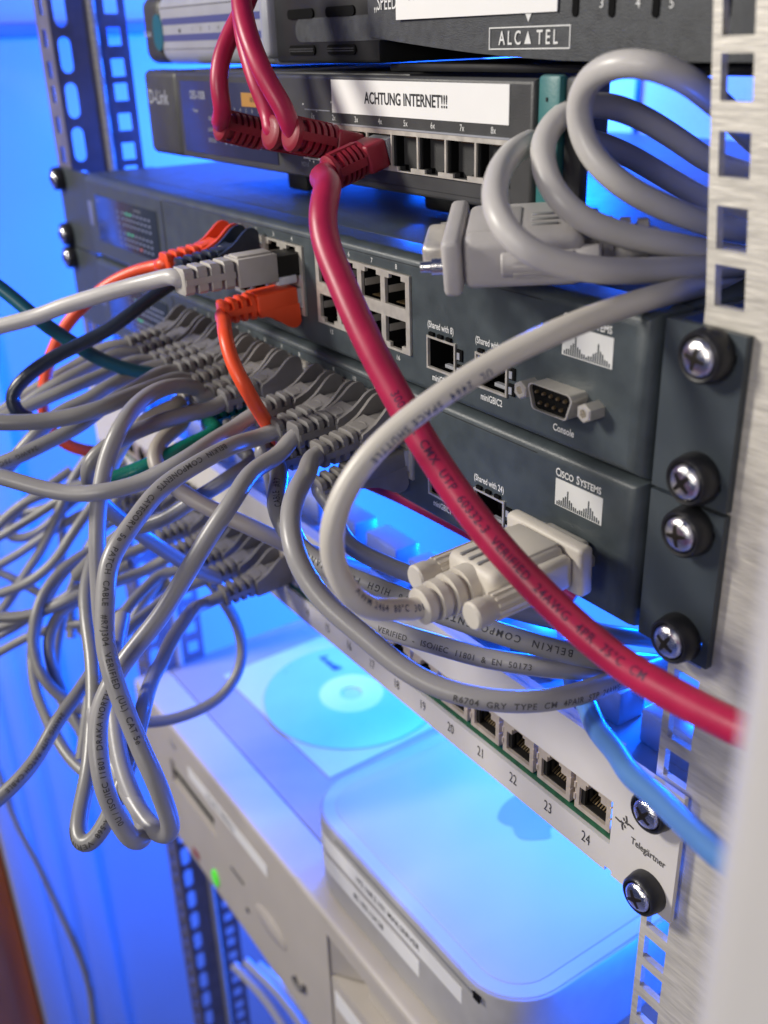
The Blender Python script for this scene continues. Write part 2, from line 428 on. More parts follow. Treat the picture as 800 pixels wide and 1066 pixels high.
# ================================================================== SWITCHES
def bezel_shell(bm, x0, x1, z0, z1, yf, yb, r, front):
    """rounded front edge round the hole-plate rectangle `front`, running back to yb"""
    fx0, fx1, fz0, fz1 = front; loops = []
    for k in range(5):
        a = math.pi/2*k/4; s = math.sin(a); c = 1-math.cos(a)
        loops.append([V((fx0+(x0-fx0)*s, yf+r*c, fz0+(z0-fz0)*s)), V((fx1+(x1-fx1)*s, yf+r*c, fz0+(z0-fz0)*s)),
                      V((fx1+(x1-fx1)*s, yf+r*c, fz1+(z1-fz1)*s)), V((fx0+(x0-fx0)*s, yf+r*c, fz1+(z1-fz1)*s))])
    loops.append([V((v.x, yb, v.z)) for v in loops[-1]])
    L = [[bm.verts.new(p) for p in l] for l in loops]
    for a, b in zip(L, L[1:]):
        for i in range(4): bm.faces.new((a[i], a[(i+1) % 4], b[(i+1) % 4], b[i]))
    bm.faces.new(L[-1])
JW, JH = 11.6, 8.6
def jack_rects(cx, cz, up):
    s = 1 if up else -1
    z0 = cz-4.6; r = [(cx-JW/2, cx+JW/2, cz-4.4, cz+4.2)]
    if up: r += [(cx-3.4, cx+3.4, cz+4.2, cz+5.7)]
    else: r = [(cx-JW/2, cx+JW/2, cz-4.2, cz+4.4), (cx-3.4, cx+3.4, cz-5.7, cz-4.2)]
    return r
def socket_mesh(up):
    """dark cavity with contacts and a spring tab; local origin = middle of the opening, y inward"""
    bm = nb(); s = 1 if up else -1
    h = 6.0
    for (a, b, c, d) in ((-6.6, -6.0, -h, h), (6.0, 6.6, -h, h)): box(bm, a, b, 1.2, 13, c, d)
    box(bm, -6.6, 6.6, 12, 13, -h, h); box(bm, -6.6, 6.6, 1.2, 13, h, h+.6); box(bm, -6.6, 6.6, 1.2, 13, -h-.6, -h)
    for q in (-1, 1): box(bm, q*3.6 if q > 0 else -6, 6 if q > 0 else -3.6, 1.3, 6, s*4.4 if up else -6, 6 if up else -4.4)
    me = to_mesh(bm, 'socket', 'cavity', V((0, 0, 0)))
    bm = nb()
    for k in range(8):
        x = (k-3.5)*1.02; box(bm, x-.25, x+.25, 3, 10, -s*4.1-.2, -s*4.1+.2)
    m2 = to_mesh(bm, 'contacts', 'gold', V((0, 0, 0)))
    bm = nb(); box(bm, -5.95, -5.6, 1.4, 8, -1.2, 1.2); box(bm, 5.6, 5.95, 1.4, 8, -1.2, 1.2)
    m3 = to_mesh(bm, 'spring_tab', 'nickel', V((0, 0, 0)))
    return me, m2, m3
SOCK = {True: socket_mesh(True), False: socket_mesh(False)}
BLK = {0: 184.0, 1: 238.0, 2: 306.2}
PITCH = 14.2
def tri(bm, pts, f): bm.faces.new([bm.verts.new(f(a, b, .05)) for a, b in pts])
def bridge_logo(t, x0, x1, z0, z1, y, txt_up):
    part('emblem', bx(x0, x1, y-.15, y+.3, z0, z1), 'ink_white', t)
    bm = nb(); n = 21
    for k in range(n):
        u = (k+.5)/n; d = min(abs(u-.25), abs(u-.75)); h = max(.10, .62*math.exp(-d*11)+.10)*(1 if k % 2 else .82)
        xx = x0+(x1-x0)*(.03+.94*u); wd = (x1-x0)/n*.2
        box(bm, xx-wd, xx+wd, y-.3, y-.16, z0+.3, z0+.3+(z1-z0)*h)
    part('emblem_bars', bm, 'slate', t)
    bm = nb(); cx = (x0+x1)/2
    put_text(bm, 'C', (x0+.75, y, txt_up), RX, UZ, 3.5, sx=.75, bold=.06)
    put_text(bm, 'ISCO', (x0+4.3, y, txt_up-.2), RX, UZ, 2.8, sx=.86, bold=.06)
    put_text(bm, 'S', (x0+8.7, y, txt_up), RX, UZ, 3.5, sx=.75, bold=.06)
    put_text(bm, 'YSTEMS', (x0+13.55, y, txt_up-.2), RX, UZ, 2.8, sx=.86, bold=.06)
    part('maker_name', bm, 'ink_white', t)
def screw_mesh():
    T = M.Rotation(math.radians(90), 4, 'X')       # local z -> -y
    bm = nb(); lathe(bm, [(6.6, 0), (6.7, 1.2), (6.2, 4.6), (5.6, 5.2), (5.0, 5.0), (4.9, 3.0)], T, 28)
    a = to_mesh(bm, 'cup_washer', 'rubber', V((0, 0, 0)))
    bm = nb(); lathe(bm, [(4.75, 3.0), (4.75, 4.6), (4.4, 5.4), (3.6, 6.0), (2.4, 6.4), (1.2, 6.55), (.05, 6.6)], T, 28)
    b = to_mesh(bm, 'screw_head', 'chrome', V((0, 0, 0)), 60)
    bm = nb()
    for ang in (0, math.pi/2):
        R = M.Rotation(ang, 4, 'Y')
        for q in (-1, 1):
            prism(bm, [(q*.15, -.75), (q*2.9, -.4), (q*2.9, .4), (q*.15, .75)], lambda u, v, w: R @ V((u, -w-(6.66-.035*u*u), v)), -.5, .06)
    box(bm, -.75, .75, -6.74, -6.3, -.75, .75)
    c = to_mesh(bm, 'cross_recess', 'recess', V((0, 0, 0)))
    return a, b, c
SCR = screw_mesh()
def screw(x, y, z, label, rot=0):
    t = thing('rack_screw', label, 'screw', (x, y, z), 'screws with black cup washers')
    inst('cup_washer', SCR[0], t); h = inst('screw_head', SCR[1], t); h.rotation_euler = (0, rot, 0)
    c = inst('cross_recess', SCR[2], h); return t
def gbic(t, x0, z0, n):
    bm = nb(); w, h = 14.2, 10.2
    grid_plate(bm, x0-.3, x0+w+.3, z0-.3, z0+h+.3, [(x0+.4, x0+w-.4, z0+.4, z0+h-.4)], fy(-2.6), 1.0)
    p = part('module_slot', bm, 'nickel', t)
    bm = nb(); box(bm, x0, x0+w, 10, 11, z0, z0+h); box(bm, x0-.4, x0+.1, -1.5, 11, z0, z0+h); box(bm, x0+w-.1, x0+w+.4, -1.5, 11, z0, z0+h)
    box(bm, x0, x0+w, -1.5, 11, z0-.5, z0); box(bm, x0, x0+w, -1.5, 11, z0+h, z0+h+.5)
    for k in range(3): box(bm, x0+2+k*4, x0+3.4+k*4, 2, 9, z0+h-2.5, z0+h-.4)
    box(bm, x0+3, x0+6, 5, 10, z0+2, z0+7)
    part('slot_cavity', bm, 'cavity', p)
    bm = nb()
    for k in range(3): box(bm, x0+1.2+k*4.4, x0+3.6+k*4.4, -2.9, -1.9, z0+h+.5, z0+h+1.6)
    for k in range(2): box(bm, x0+w+1.0, x0+w+3.6, -2.5, -1.9, z0+.8+k*4.8, z0+4.4+k*4.8)
    part('slot_vents', bm, 'cavity', p)
    bm = nb()
    for k in range(2): box(bm, x0+w+1.3, x0+w+2.6, -2.7, -2.4, z0+1.2+k*4.8, z0+3.4+k*4.8)
    box(bm, x0+5.5, x0+10.5, .5, 2, z0+.5, z0+1.6)
    part('slot_clip', bm, 'silver', p)
def db9_socket(t, cx, cz, y):
    T = M.Translation(V((cx, y, cz))) @ M.Rotation(math.radians(90), 4, 'X')
    def dsub(bm, s, y0, y1, n=6):
        pts = []
        for (x, z, a0) in ((8.6, 3.7, 0), (-8.6, 3.7, 90), (-7.2, -3.7, 180), (7.2, -3.7, 270)):
            for k in range(n+1):
                a = math.radians(a0+90*k/n); pts.append((x*s-math.copysign(1.6, x)+1.6*math.cos(a), z*s-math.copysign(1.6, z)+1.6*math.sin(a)))
        return pts
    bm = nb(); o = dsub(bm, 1, 0, 1); i2 = dsub(bm, .93, 0, 1)
    A = [bm.verts.new(V((cx+a, y, cz+b))) for a, b in o]; B = [bm.verts.new(V((cx+a, y-6, cz+b))) for a, b in o]
    C2 = [bm.verts.new(V((cx+a, y-6, cz+b))) for a, b in i2]; D = [bm.verts.new(V((cx+a, y-.5, cz+b))) for a, b in i2]
    n = len(o)
    for L1, L2 in ((A, B), (B, C2), (C2, D)):
        for k in range(n): bm.faces.new((L1[k], L1[(k+1) % n], L2[(k+1) % n], L2[k]))
    p = part('console_port', bm, 'nickel', t)
    bm = nb(); prism(bm, [(a, b) for a, b in i2], lambda u, v, w: V((cx+u*.99, w, cz+v*.99)), y-5.0, y-.6)
    part('insulator', bm, 'cavity', p)
    bm = nb()
    for k in range(9):
        xx = cx+((k-2)*2.75 if k < 5 else (k-6.5)*2.75); zz = cz+(1.4 if k < 5 else -1.4)
        lathe(bm, [(.5, 0), (.5, 2.2), (.3, 2.6)], M.Translation(V((xx, y-3.4, zz))) @ M.Rotation(math.radians(90), 4, 'X'), 8)
    part('pins', bm, 'gold', p)
    for q in (-1, 1):
        bm = nb(); Tn = M.Translation(V((cx+q*12.5, y, cz))) @ M.Rotation(math.radians(90), 4, 'X')
        lathe(bm, [(2.7, 0), (2.7, 5.2), (2.3, 5.6), (1.3, 5.6), (1.2, 4.2)], Tn, 6)
        pn = part('standoff_nut', bm, 'nickel', p, ang=20)
def make_switch(z0, model):
    s16 = model == 16
    lab = 'upper dark slate switch with an orange plug and an open nine-pin console port' if s16 else \
          'lower dark slate switch packed with booted grey plugs, a cream plug in its console port'
    t = thing('network_switch', lab, 'network switch', (254, 0, z0), 'rack switches')
    xa, xb = 51.0, 457.5; za, zb = z0+.7, z0+44.0
    fr = (xa+3, xb-5.5, za+2.6, zb-3.6)
    rects = []; blocks = (1, 2) if s16 else (0, 1, 2)
    for b in blocks: rects.append((BLK[b]-8.2, BLK[b]+PITCH*3+8.2, z0+11.3, z0+37.7))
    gx = (365.8, 390.2)
    for g in gx: rects.append((g, g+14.2, z0+10.0, z0+20.2))
    bm = nb(); grid_plate(bm, *fr, rects, fy(-2), 2.5)
    bezel_shell(bm, xa, xb, za, zb, -2, 12, 4.0, fr)
    part('bezel', bm, 'slate', t)
    part('chassis', bx(xa-1, xb-1.5, 14, 350, z0+.4, z0+43.6, .8), 'slate', t)
    for x0, x1 in ((3.0, 50), (459.5, 482.6)):
        rz = z0+22.2
        grid = []
        bm = nb(); grid_plate(bm, x0, x1, z0+.5, z0+43.9, [((x1-9 if x1 > 400 else x0+3), (x1-2 if x1 > 400 else x0+10), z0+rzz-1, z0+rzz+1) for rzz in (6.35, 38.1)], fy(-.4), 2.2)
        box(bm, (x1-2.2 if x0 < 100 else x0), (x1 if x0 < 100 else x0+2.2), 1.9, 40, z0+.6, z0+43.7)
        part('mounting_ear', bm, 'slate_ear', t)
    # port blocks
    for b in blocks:
        rr = []
        for c in range(4):
            cx = BLK[b]+PITCH*c
            rr += jack_rects(cx, z0+31.0, True) + jack_rects(cx, z0+18.0, False)
        bm = nb(); x0, x1 = BLK[b]-8.0, BLK[b]+PITCH*3+8.0
        grid_plate(bm, x0, x1, z0+11.5, z0+37.5, rr, fy(-2.8), 1.2)
        pb = part('port_shield', bm, 'nickel', t, ang=20)
        for c in range(4):
            for up in (True, False):
                loc = V((BLK[b]+PITCH*c, -2.6, z0+(31.0 if up else 18.0)))-V((254, 0, z0))
                for me, nm in zip(SOCK[up], ('socket', 'contacts', 'spring_tab')): inst(nm, me, pb, loc)
    for k, g in enumerate(gx): gbic(t, g, z0+10.0, k)
    db9_socket(t, 428.4, z0+16.0, -2.0)
    bridge_logo(t, 426.4, 444.8, z0+27.8, z0+36.0, -2.0, z0+37.9)
    y = -2
    top0 = {2: 5, 1: 1} if s16 else {2: 9, 1: 5, 0: 1}
    for b in blocks:
        bm = nb()
        for c in range(4):
            put_text(bm, str(top0[b]+c), (BLK[b]+PITCH*c, y, z0+39.2), RX, UZ, 2.4)
            put_text(bm, str(top0[b]+c+(8 if s16 else 12)), (BLK[b]+PITCH*c, y, z0+9.0), RX, UZ, 2.4)
        part('port_numbers', bm, 'ink_white', t)
    for k, (x, n) in enumerate(((372.3, 8 if s16 else 12), (396.8, 16 if s16 else 24))):
        bm = nb(); put_text(bm, '(Shared with %d)' % n, (x, y, z0+24.0), RX, UZ, 3.0, sx=.72, bold=.05); part('slot_caption', bm, 'ink_white', t)
        bm = nb(); put_text(bm, 'miniGBIC%d' % (k+1), (x+.6, y, z0+7.0), RX, UZ, 3.0, sx=.75, bold=.06); part('slot_name', bm, 'ink_white', t)
    bm = nb(); put_text(bm, 'Console', (428.4, y, z0+6.4), RX, UZ, 2.9, sx=.85, bold=.06); part('console_name', bm, 'ink_white', t)
    part('groove', bx(160, 418, -2.08, -1.9, z0+38.3+2.6, z0+38.45+2.6), 'black', t)
    # led window
    p = part('led_window', bx(66, 150, -2.3, -1.8, z0+10.5, z0+34.8, .2), 'led_window', t)
    part('window_border', bx(157.0, 157.9, -2.15, -1.8, z0+2.5, z0+40.5), 'black', t)
    bm = nb(); bg = nb(); ba = nb()
    for r in range(6):
        for c in range(8 if s16 else 12):
            x = 106+c*(4.9 if s16 else 3.4); z = z0+29.5-r*2.9-(1.4 if r > 2 else 0)
            tgt = ba if (r == 5 and c == 4) else (bg if (r in (0, 3) and c in (1, 2)) else bm)
            box(tgt, x-1.1, x+1.1, -2.45, -2.25, z-.55, z+.55)
    part('indicator_dots', bm, 'led_off', p); part('lit_indicators', bg, 'led_green', p); part('amber_indicator', ba, 'led_amber', p)
    bm = nb(); y = -2.3
    for r in range(6): put_text(bm, ('Link/Act', 'Gigabit')[r % 2], (99, y, z0+29.5-r*2.9-(1.4 if r > 2 else 0)), RX, UZ, 1.5, sx=.7)
    put_text(bm, 'System', (71, y, z0+32), RX, UZ, 1.8, sx=.8); put_text(bm, '10/100/1000', (126, y, z0+32.3), RX, UZ, 1.6, sx=1.2)
    part('window_lettering', bm, 'ink_dim', p)
    part('emblem_tile', bx(52.6+1, 61.5, -2.35, -1.9, z0+17.5, z0+30.5, .2), 'tile', t)
    return t
make_switch(0, 16); make_switch(-44.45, 24)
screw(473.8, -.4, 38.1, 'topmost silver cross-head screw on the right bracket, just below the perforated rail', .2)
screw(473.8, -.4, 7.2, 'second silver screw down on the right bracket, upper one of a close pair', .75)
screw(473.8, -.4, -6.9, 'third silver screw down on the right bracket, lower one of a close pair', -.2)
screw(473.8, -.4, -38.1, 'fourth silver screw at the foot of the right bracket, beside the red cable', .5)
screw(8.8, -.4, 38.1, 'topmost blurred screw on the far left end of the upper switch', 0)
screw(8.8, -.4, 6.8, 'second blurred screw on the left end, upper one of a close pair', .4)
screw(8.8, -.4, -6.6, 'third blurred screw on the left end, lower one of a close pair', .3)

# ================================================================== PATCH PANEL
t = thing('patch_bay', 'light grey patch panel with empty ports numbered 14 to 24', 'patch panel', (241, 0, -133))
PX = lambda n: 448.0-17.6*(24-n)
bm = nb(); zb, zt = -133.4, -86.6
sl = [(458-17.6*24, 456.9, -122.2, -105.4)]
ears = [(a, b, z-2.8, z+2.8) for a, b in ((3.5, 14), (468.5, 479)) for z in (-127, -95.25)]
grid_plate(bm, .5, 482.2, zb, zt, sl+ears+[(455.6, 458.4, zb-.1, zb+1.6)], fy(-1.6), 1.6)
part('front_plate', bm, 'panel_white', t)
bm = nb(); box(bm, 22, 455, .1, 3.2, -88.4, -87.2); box(bm, 22, 455, 3.3, 4.3, -93, -87.4)
part('top_flange', bm, 'panel_white', t)
part('rear_tray', bx(22, 461, .2, 66, -133.2, -125), 'steel_tray', t)
bm = nb(); grid_plate(bm, 35.8, 456.8, -121.7, -119.3, [], fy(-.4), 1.0)
box(bm, 36, 456.8, .5, 30, -124.8, -119.4)
part('circuit_board', bm, 'pcb_green', t)
def patch_port_mesh():
    bm = nb(); w = 7.7
    grid_plate(bm, -w, w, -6.6, 6.6, [(-5.85, 5.85, -4.9, 2.4), (-3.3, 3.3, 2.4, 4.6), (-2.2, 2.2, 4.6, 5.6)], fy(0), 14)
    for q in (-1, 1):
        for k in range(2): box(bm, q*w-.35, q*w+.35, -.3, 1.2, -3.5+k*4.6, -1.2+k*4.6)
    a = to_mesh(bm, 'port', 'port_metal', V((0, 0, 0)), 20)
    bm = nb(); box(bm, -5.84, 5.84, 11, 12, -4.89, 4.59); box(bm, -5.84, 5.84, 1.2, 12, -4.9, -4.4)
    for q in (-1, 1): box(bm, q*5.6-.24, q*5.6+.24, 2.6, 11, -4.3, 2.3)
    for k in range(3): box(bm, -5.84, -4.2, 1.0+k*2.4, 2.2+k*2.4, -4.3+k*.6, 1.6-k)
    b = to_mesh(bm, 'port_cavity', 'jack_plastic', V((0, 0, 0)))
    bm = nb()
    for k in range(8):
        x = (k-3.5)*1.1; v = box(bm, x-.22, x+.22, 0, 7.5, -.2, .2, T=M.Translation(V((0, 3.2, -3.6))) @ M.Rotation(math.radians(28), 4, 'X'))
    c = to_mesh(bm, 'contacts', 'gold', V((0, 0, 0)))
    bm = nb(); box(bm, -7.9, -3.6, -.25, .6, 6.62, 7.4); box(bm, 3.6, 7.9, -.25, .6, 6.62, 7.4)
    d = to_mesh(bm, 'shield_tab', 'port_metal', V((0, 0, 0)))
    return a, b, c, d
PM = patch_port_mesh()
for n in range(1, 25):
    p = inst('port', PM[0], t, V((PX(n), -.8, -112.3))-V((241, 0, -133)))
    inst('port_cavity', PM[1], p); inst('contacts', PM[2], p); inst('shield_tab', PM[3], p)
bm = nb()
for n in range(1, 25): put_text(bm, str(n), (PX(n)-1.0, -1.6, -127.0), RX, UZ, 6.0, sx=.66)
part('port_numbers', bm, 'ink', t)
bm = nb(); put_text(bm, 'Telegärtner', (471.7, -1.6, -113.9), RX, UZ, 3.6, sx=.78, bold=.05)
part('maker_name', bm, 'ink_grey', t)
bm = nb()                                    # the small mark of four bent strokes
f = lambda u, v, w: V((462.0+u*.84, -1.6-w, -109.6+v*.84))
def stroke(bm, pts, wd, f):
    for (a, b), (c, d) in zip(pts, pts[1:]):
        dx, dy = c-a, d-b; l = math.hypot(dx, dy); nx, ny = -dy/l*wd/2, dx/l*wd/2
        bm.faces.new([bm.verts.new(f(*q, .12)) for q in ((a+nx, b+ny), (c+nx, d+ny), (c-nx, d-ny), (a-nx, b-ny))])
for q in (-1, 1):
    stroke(bm, [(q*.35, q*.1), (q*1.1, q*1.5), (q*.5, q*3.6)], .8, f)
    stroke(bm, [(q*1.1, q*.1), (q*2.0, q*.9), (q*4.4, q*.4)], .8, f)
    stroke(bm, [(q*-.1, q*.9), (q*-.6, q*2.0)], .8, f)
part('maker_mark', bm, 'ink_grey', t)
for k in range(12):
    p = part('terminal_block', bx(34+k*35.5, 60+k*35.5, 46, 60, -125, -110, 1.5), 'silver', t)
screw(473.6, -1.7, -95.25, 'screw in the upper corner of the light grey patch panel, half behind the blue cable', .6)
screw(473.6, -1.7, -127, 'lowest screw at the right, below the maker name of the light grey patch panel', 1.0)

# ================================================================== DEVICES ON TOP
t = thing('desktop_switch', 'charcoal eight-port desktop switch with a white ACHTUNG INTERNET label', 'desktop switch', (270, 5, 45))
bm = nb(); fr = (174, 403, 61.8, 94)
jr = []
DP = lambda n: 388.0-14.1*(8-n)
for n in range(1, 9): jr += [(DP(n)-6.62, DP(n)+6.62, 69.0, 78.4), (DP(n)-3.4, DP(n)+3.4, 67.8, 69.2)]
grid_plate(bm, *fr, jr, fy(5), 2.0)
bezel_shell(bm, 173.2, 404.4, 60.6, 95.4, 5, 8.5, 1.6, fr)
part('face', bm, 'charcoal', t)
part('case', bx(140, 330, 18, 110, 60.4, 95.6, 1), 'charcoal', t)
bm = nb(); box(bm, 136.5, 173, 5, 17.6, 60.0, 96.0, 3, 4); p = part('end_cap', bm, 'charcoal', t)
bm = nb(); put_text(bm, 'D-Link', (152, 5, 84.5), RX, UZ, 8.4, sx=.95, bold=.12); part('maker_name', bm, 'ink_dim', p)
bm = nb(); box(bm, 404.9, 413.3, 5.5, 9, 62, 96.4, 1.2); p = part('side_trim', bm, 'teal_plastic', t)
bm = nb(); box(bm, 408.5, 409, 5.2, 6, 82, 83); box(bm, 408.5, 409, 5.2, 6, 90, 91); part('pin_hole', bm, 'black', p)
part('end_block', bx(413.6, 420.5, 7, 10.5, 62, 96, 1.2), 'charcoal', t)
p = part('display_panel', bx(178, 262, 4.6, 5.4, 63.5, 92, .2), 'navy_panel', t)
part('amber_sticker', bx(236, 266, 4.3, 4.7, 83.5, 88.5), 'amber_label', p)
bm = nb(); put_text(bm, '10/100 Fast Ethernet', (251, 4.3, 86), RX, UZ, 2.6, sx=.72); part('sticker_text', bm, 'ink', p)
bm = nb(); put_text(bm, 'DES-1008', (195, 4.6, 86.5), RX, UZ, 4.6, sx=.8, bold=.06)
put_text(bm, 'Power', (192, 4.6, 80.5), RX, UZ, 2.4, sx=.8)
for i, s in enumerate(('100M', 'Link/Act', 'FDX/Col')): put_text(bm, s, (206, 4.6, 77.8-i*4.3), RX, UZ, 2.4, sx=.8)
for c in range(8): put_text(bm, str(c+1), (219+c*5, 4.6, 82), RX, UZ, 2.2)
part('panel_lettering', bm, 'ink_dim', p)
bm = nb()
for r in range(3):
    for c in range(8): box(bm, 218.3+c*5, 219.7+c*5, 4.4, 4.7, 77-r*4.3, 78.4-r*4.3)
part('indicator_dots', bm, 'led_off', p)
part('white_label', bx(302.8, 394.6, 4.72, 4.98, 83.6, 94.0), 'paper', t)
bm = nb(); put_text(bm, 'ACHTUNG INTERNET!!!', (345.4, 4.72, 88.6), RX, UZ, 5.0, sx=.83, bold=.08); part('label_text', bm, 'ink', t)
bm = nb(); x0, x1 = DP(1)-7, DP(8)+7
grid_plate(bm, x0, x1, 67.4, 79.8, jr, fy(4.2), .7); p = part('port_shield', bm, 'nickel', t, ang=20)
bm = nb(); box(bm, x0-1, x1+1, 3.9, 4.7, 79.9, 80.4); part('shield_edge', bm, 'silver', p)
bd = V((270, 5, 45))
for n in range(1, 9):
    for me, nm in zip(SOCK[False][:2], ('socket', 'contacts')): inst(nm, me, p, V((DP(n), 4.6, 73.6))-bd)
bm = nb()
for n in range(1, 9): put_text(bm, '%dx' % n, (DP(n), 5, 81.9), RX, UZ, 2.6, sx=.85)
part('port_numbers', bm, 'ink_white', t)
bm = nb(); put_text(bm, 'MDI-II', (282, 5, 65.2), RX, UZ, 2.4, sx=.85);
part('port_note', bm, 'ink_dim', t)
part('rule_line', bx(284, 301, 4.85, 5.1, 83.9, 84.15), 'ink_dim', t)
bm = nb(); rs = random.Random(5)
for k in range(22):
    x, z, q = rs.gauss(288, 14), rs.uniform(63.5, 92), rs.uniform(.12, .42)
    bm.faces.new([bm.verts.new((x+q*c*rs.uniform(.5, 1.6), 4.9, z+q*d*rs.uniform(.4, 1.3))) for c, d in ((-1, -1), (1, -1), (1, 1), (-1, 1))])
part('paint_speck', bm, 'ink_white', t)
part('feed_line', bx(300, 396, 4.85, 5.05, 63.0, 63.12), 'black', t)
for x, y in ((196, 44), (196, 90), (290, 52), (290, 90)): part('rubber_foot', bx(x, x+18, y, y+14, 44.9, 60.3, 2), 'black', t)

t = thing('broadband_router', 'silver router with a dark rounded end and two stripes, on the charcoal desktop switch', 'router', (160, 25, 97))
def rounded_box_x(bm, x0, x1, y0, y1, z0, z1, r, seg=5):
    pts = []
    for (cy, cz, a0) in ((y0+r, z0+r, 180), (y1-r, z0+r, 270), (y1-r, z1-r, 0), (y0+r, z1-r, 90)):
        for k in range(seg+1):
            a = math.radians(a0+90*k/seg); pts.append((cy+r*math.cos(a), cz+r*math.sin(a)))
    prism(bm, pts, lambda u, v, w: V((w, u, v)), x0, x1)
bm = nb(); rounded_box_x(bm, 117, 223, 25, 135, 97.4, 128, 7); part('case', bm, 'silver', t)
bm = nb(); box(bm, 91.5, 117.2, 25.3, 134, 97.6, 127.8, 6, 5); p = part('end_cap', bm, 'charcoal', t)
bm = nb(); put_text(bm, 'D-Link', (99, 25.3, 111), RX, UZ, 3.6, sx=.9, bold=.08); part('maker_name', bm, 'ink_dim', p)
bm = nb(); ps = stadium(0, 0, 5.5, 8, 8); prism(bm, [(x, z) for x, z in ps], lambda u, v, w: V((113+u, w, 111.5+v)), 24.6, 26); part('badge', bm, 'pvc_teal', t)
bm = nb(); box(bm, 119, 222, 24.8, 26, 114.5, 117.3); box(bm, 119, 222, 24.8, 26, 107.5, 110.3); part('stripe', bm, 'stripe_blue', t)
bm = nb(); box(bm, 118, 223, 24.95, 26, 121.5, 121.9); box(bm, 118, 223, 24.95, 26, 104.0, 104.3); part('seam', bm, 'charcoal', t)
bm = nb()
for k in range(7): put_text(bm, '12345WL'[k], (152+k*9, 24.95, 112.2), RX, UZ, 2.4)
part('light_numbers', bm, 'ink', t)
part('status_light', bx(137, 139, 24.9, 25.2, 111, 112.6), 'ink', t)

t = modem = thing('modem', 'dark grey modem with a boxed ALCATEL logo, white sticker and vent slots, top right', 'modem', (380, 0, 96))
bm = nb(); box(bm, 273, 338, 1, 120, 99.2, 140, 1.2); p = part('vent_end', bm, 'black', t)
bm = nb()
for zz in (103.2, 114.2, 125):
    for xx in (284, 309): rounded = [(a, b) for a, b in stadium(0, 0, 1.5, 8.6)]; prism(bm, [(b, a) for a, b in rounded], lambda u, v, w: V((xx+8+u, w, zz+v)), .4, 2)
part('vent_slot', bm, 'cavity', p)
bm = nb()
for xx in (284, 309):
    for q in (-1, 1): box(bm, xx, xx+16, .1, .7, 103.2+q*.35-.15, 103.2+q*.35+.15)
part('vent_bar', bm, 'charcoal', p)
bm = nb(); prism(bm, [(b, a) for a, b in stadium(0, 0, 3.6, 30)], lambda u, v, w: V((318+u, w, 109.2+v)), .7, 1.5); part('moulded_oval', bm, 'modem_grey', p)
bm = nb(); box(bm, 266.5, 272.8, -2, 118, 100.5, 140, 2.4, 3); part('edge_trim', bm, 'silver', t)
bm = nb()
# curved front: lower lip sinks from left to right
A = []; B = []; Cc = []; Dd = []
for k in range(13):
    u = k/12; x = 334+u*206; zl = 106.6-7.0*math.sin(min(1, u*1.9)*math.pi/2)
    A.append(bm.verts.new((x, 0-.8*math.sin(u*math.pi), zl))); B.append(bm.verts.new((x, 0-.8*math.sin(u*math.pi), 150)))
    Cc.append(bm.verts.new((x, 120, 99))); Dd.append(bm.verts.new((x, 120, 150)))
for k in range(12):
    bm.faces.new((A[k], A[k+1], B[k+1], B[k])); bm.faces.new((B[k], B[k+1], Dd[k+1], Dd[k])); bm.faces.new((Cc[k], Dd[k], Dd[k+1], Cc[k+1])); bm.faces.new((A[k], Cc[k], Cc[k+1], A[k+1]))
bm.faces.new((A[0], B[0], Dd[0], Cc[0])); bm.faces.new((A[-1], Cc[-1], Dd[-1], B[-1]))
part('front_shell', bm, 'modem_grey', t)
part('underside', bx(336, 536, 6, 118, 96.6, 99.0, .8), 'black', t)
yl = -.8
bm = nb(); f = lambda u, v, w: V((407.8+u, yl-.1-w, 105.2+v))
for a, b, c, d in ((-15.2, 15.2, 2.35, 2.65), (-15.2, 15.2, -2.65, -2.35), (-15.2, -14.9, -2.35, 2.35), (14.9, 15.2, -2.35, 2.35)): box(bm, 407.8+a, 407.8+b, yl-.16, yl+.2, 105.2+c, 105.2+d)
put_text(bm, 'ALC', (400.9, yl-.05, 105.1), RX, UZ, 4.6, sx=.8, space=1.5, bold=.06); put_text(bm, 'TEL', (414.9, yl-.05, 105.1), RX, UZ, 4.6, sx=.8, space=1.5, bold=.06)
tri(bm, [(-1.3, -1.4), (1.3, -1.4), (0, 1.6)], f); tri(bm, [(-1.6, 6.2), (1.6, 6.2), (0, 3.6)], f)
part('logo', bm, 'ink_white', t); bm = nb()
put_text(bm, '„SPEED T', (338, 0-.35, 115.6), RX, UZ, 6.2, sx=.62, align='LEFT')
part('model_name', bm, 'ink_white', t); bm = nb()
for q in range(4): put_text(bm, '3450'[q], at((627, 665, 700, 758)[q], 3, yl), RX, UZ, 3.0)
part('light_numbers', bm, 'ink_white', t)
p = part('white_sticker', bx(350.8, 418.5, yl-.6, yl-.3, 110.8, 122), 'paper', t)
bm = nb(); put_text(bm, '0800', (361, yl-.6, 117.2), RX, UZ, 5, sx=.9); part('sticker_text', bm, 'ink_blue', p)
for px in (600, 638, 684, 757):
    q = at(px, 4, yl); bm = nb(); prism(bm, stadium(0, 0, 1.0, 4.2), lambda u, v, w: V((q.x+u, w, q.z+1.5+v)), yl-.3, yl+1.5); part('status_light', bm, 'cavity', t)

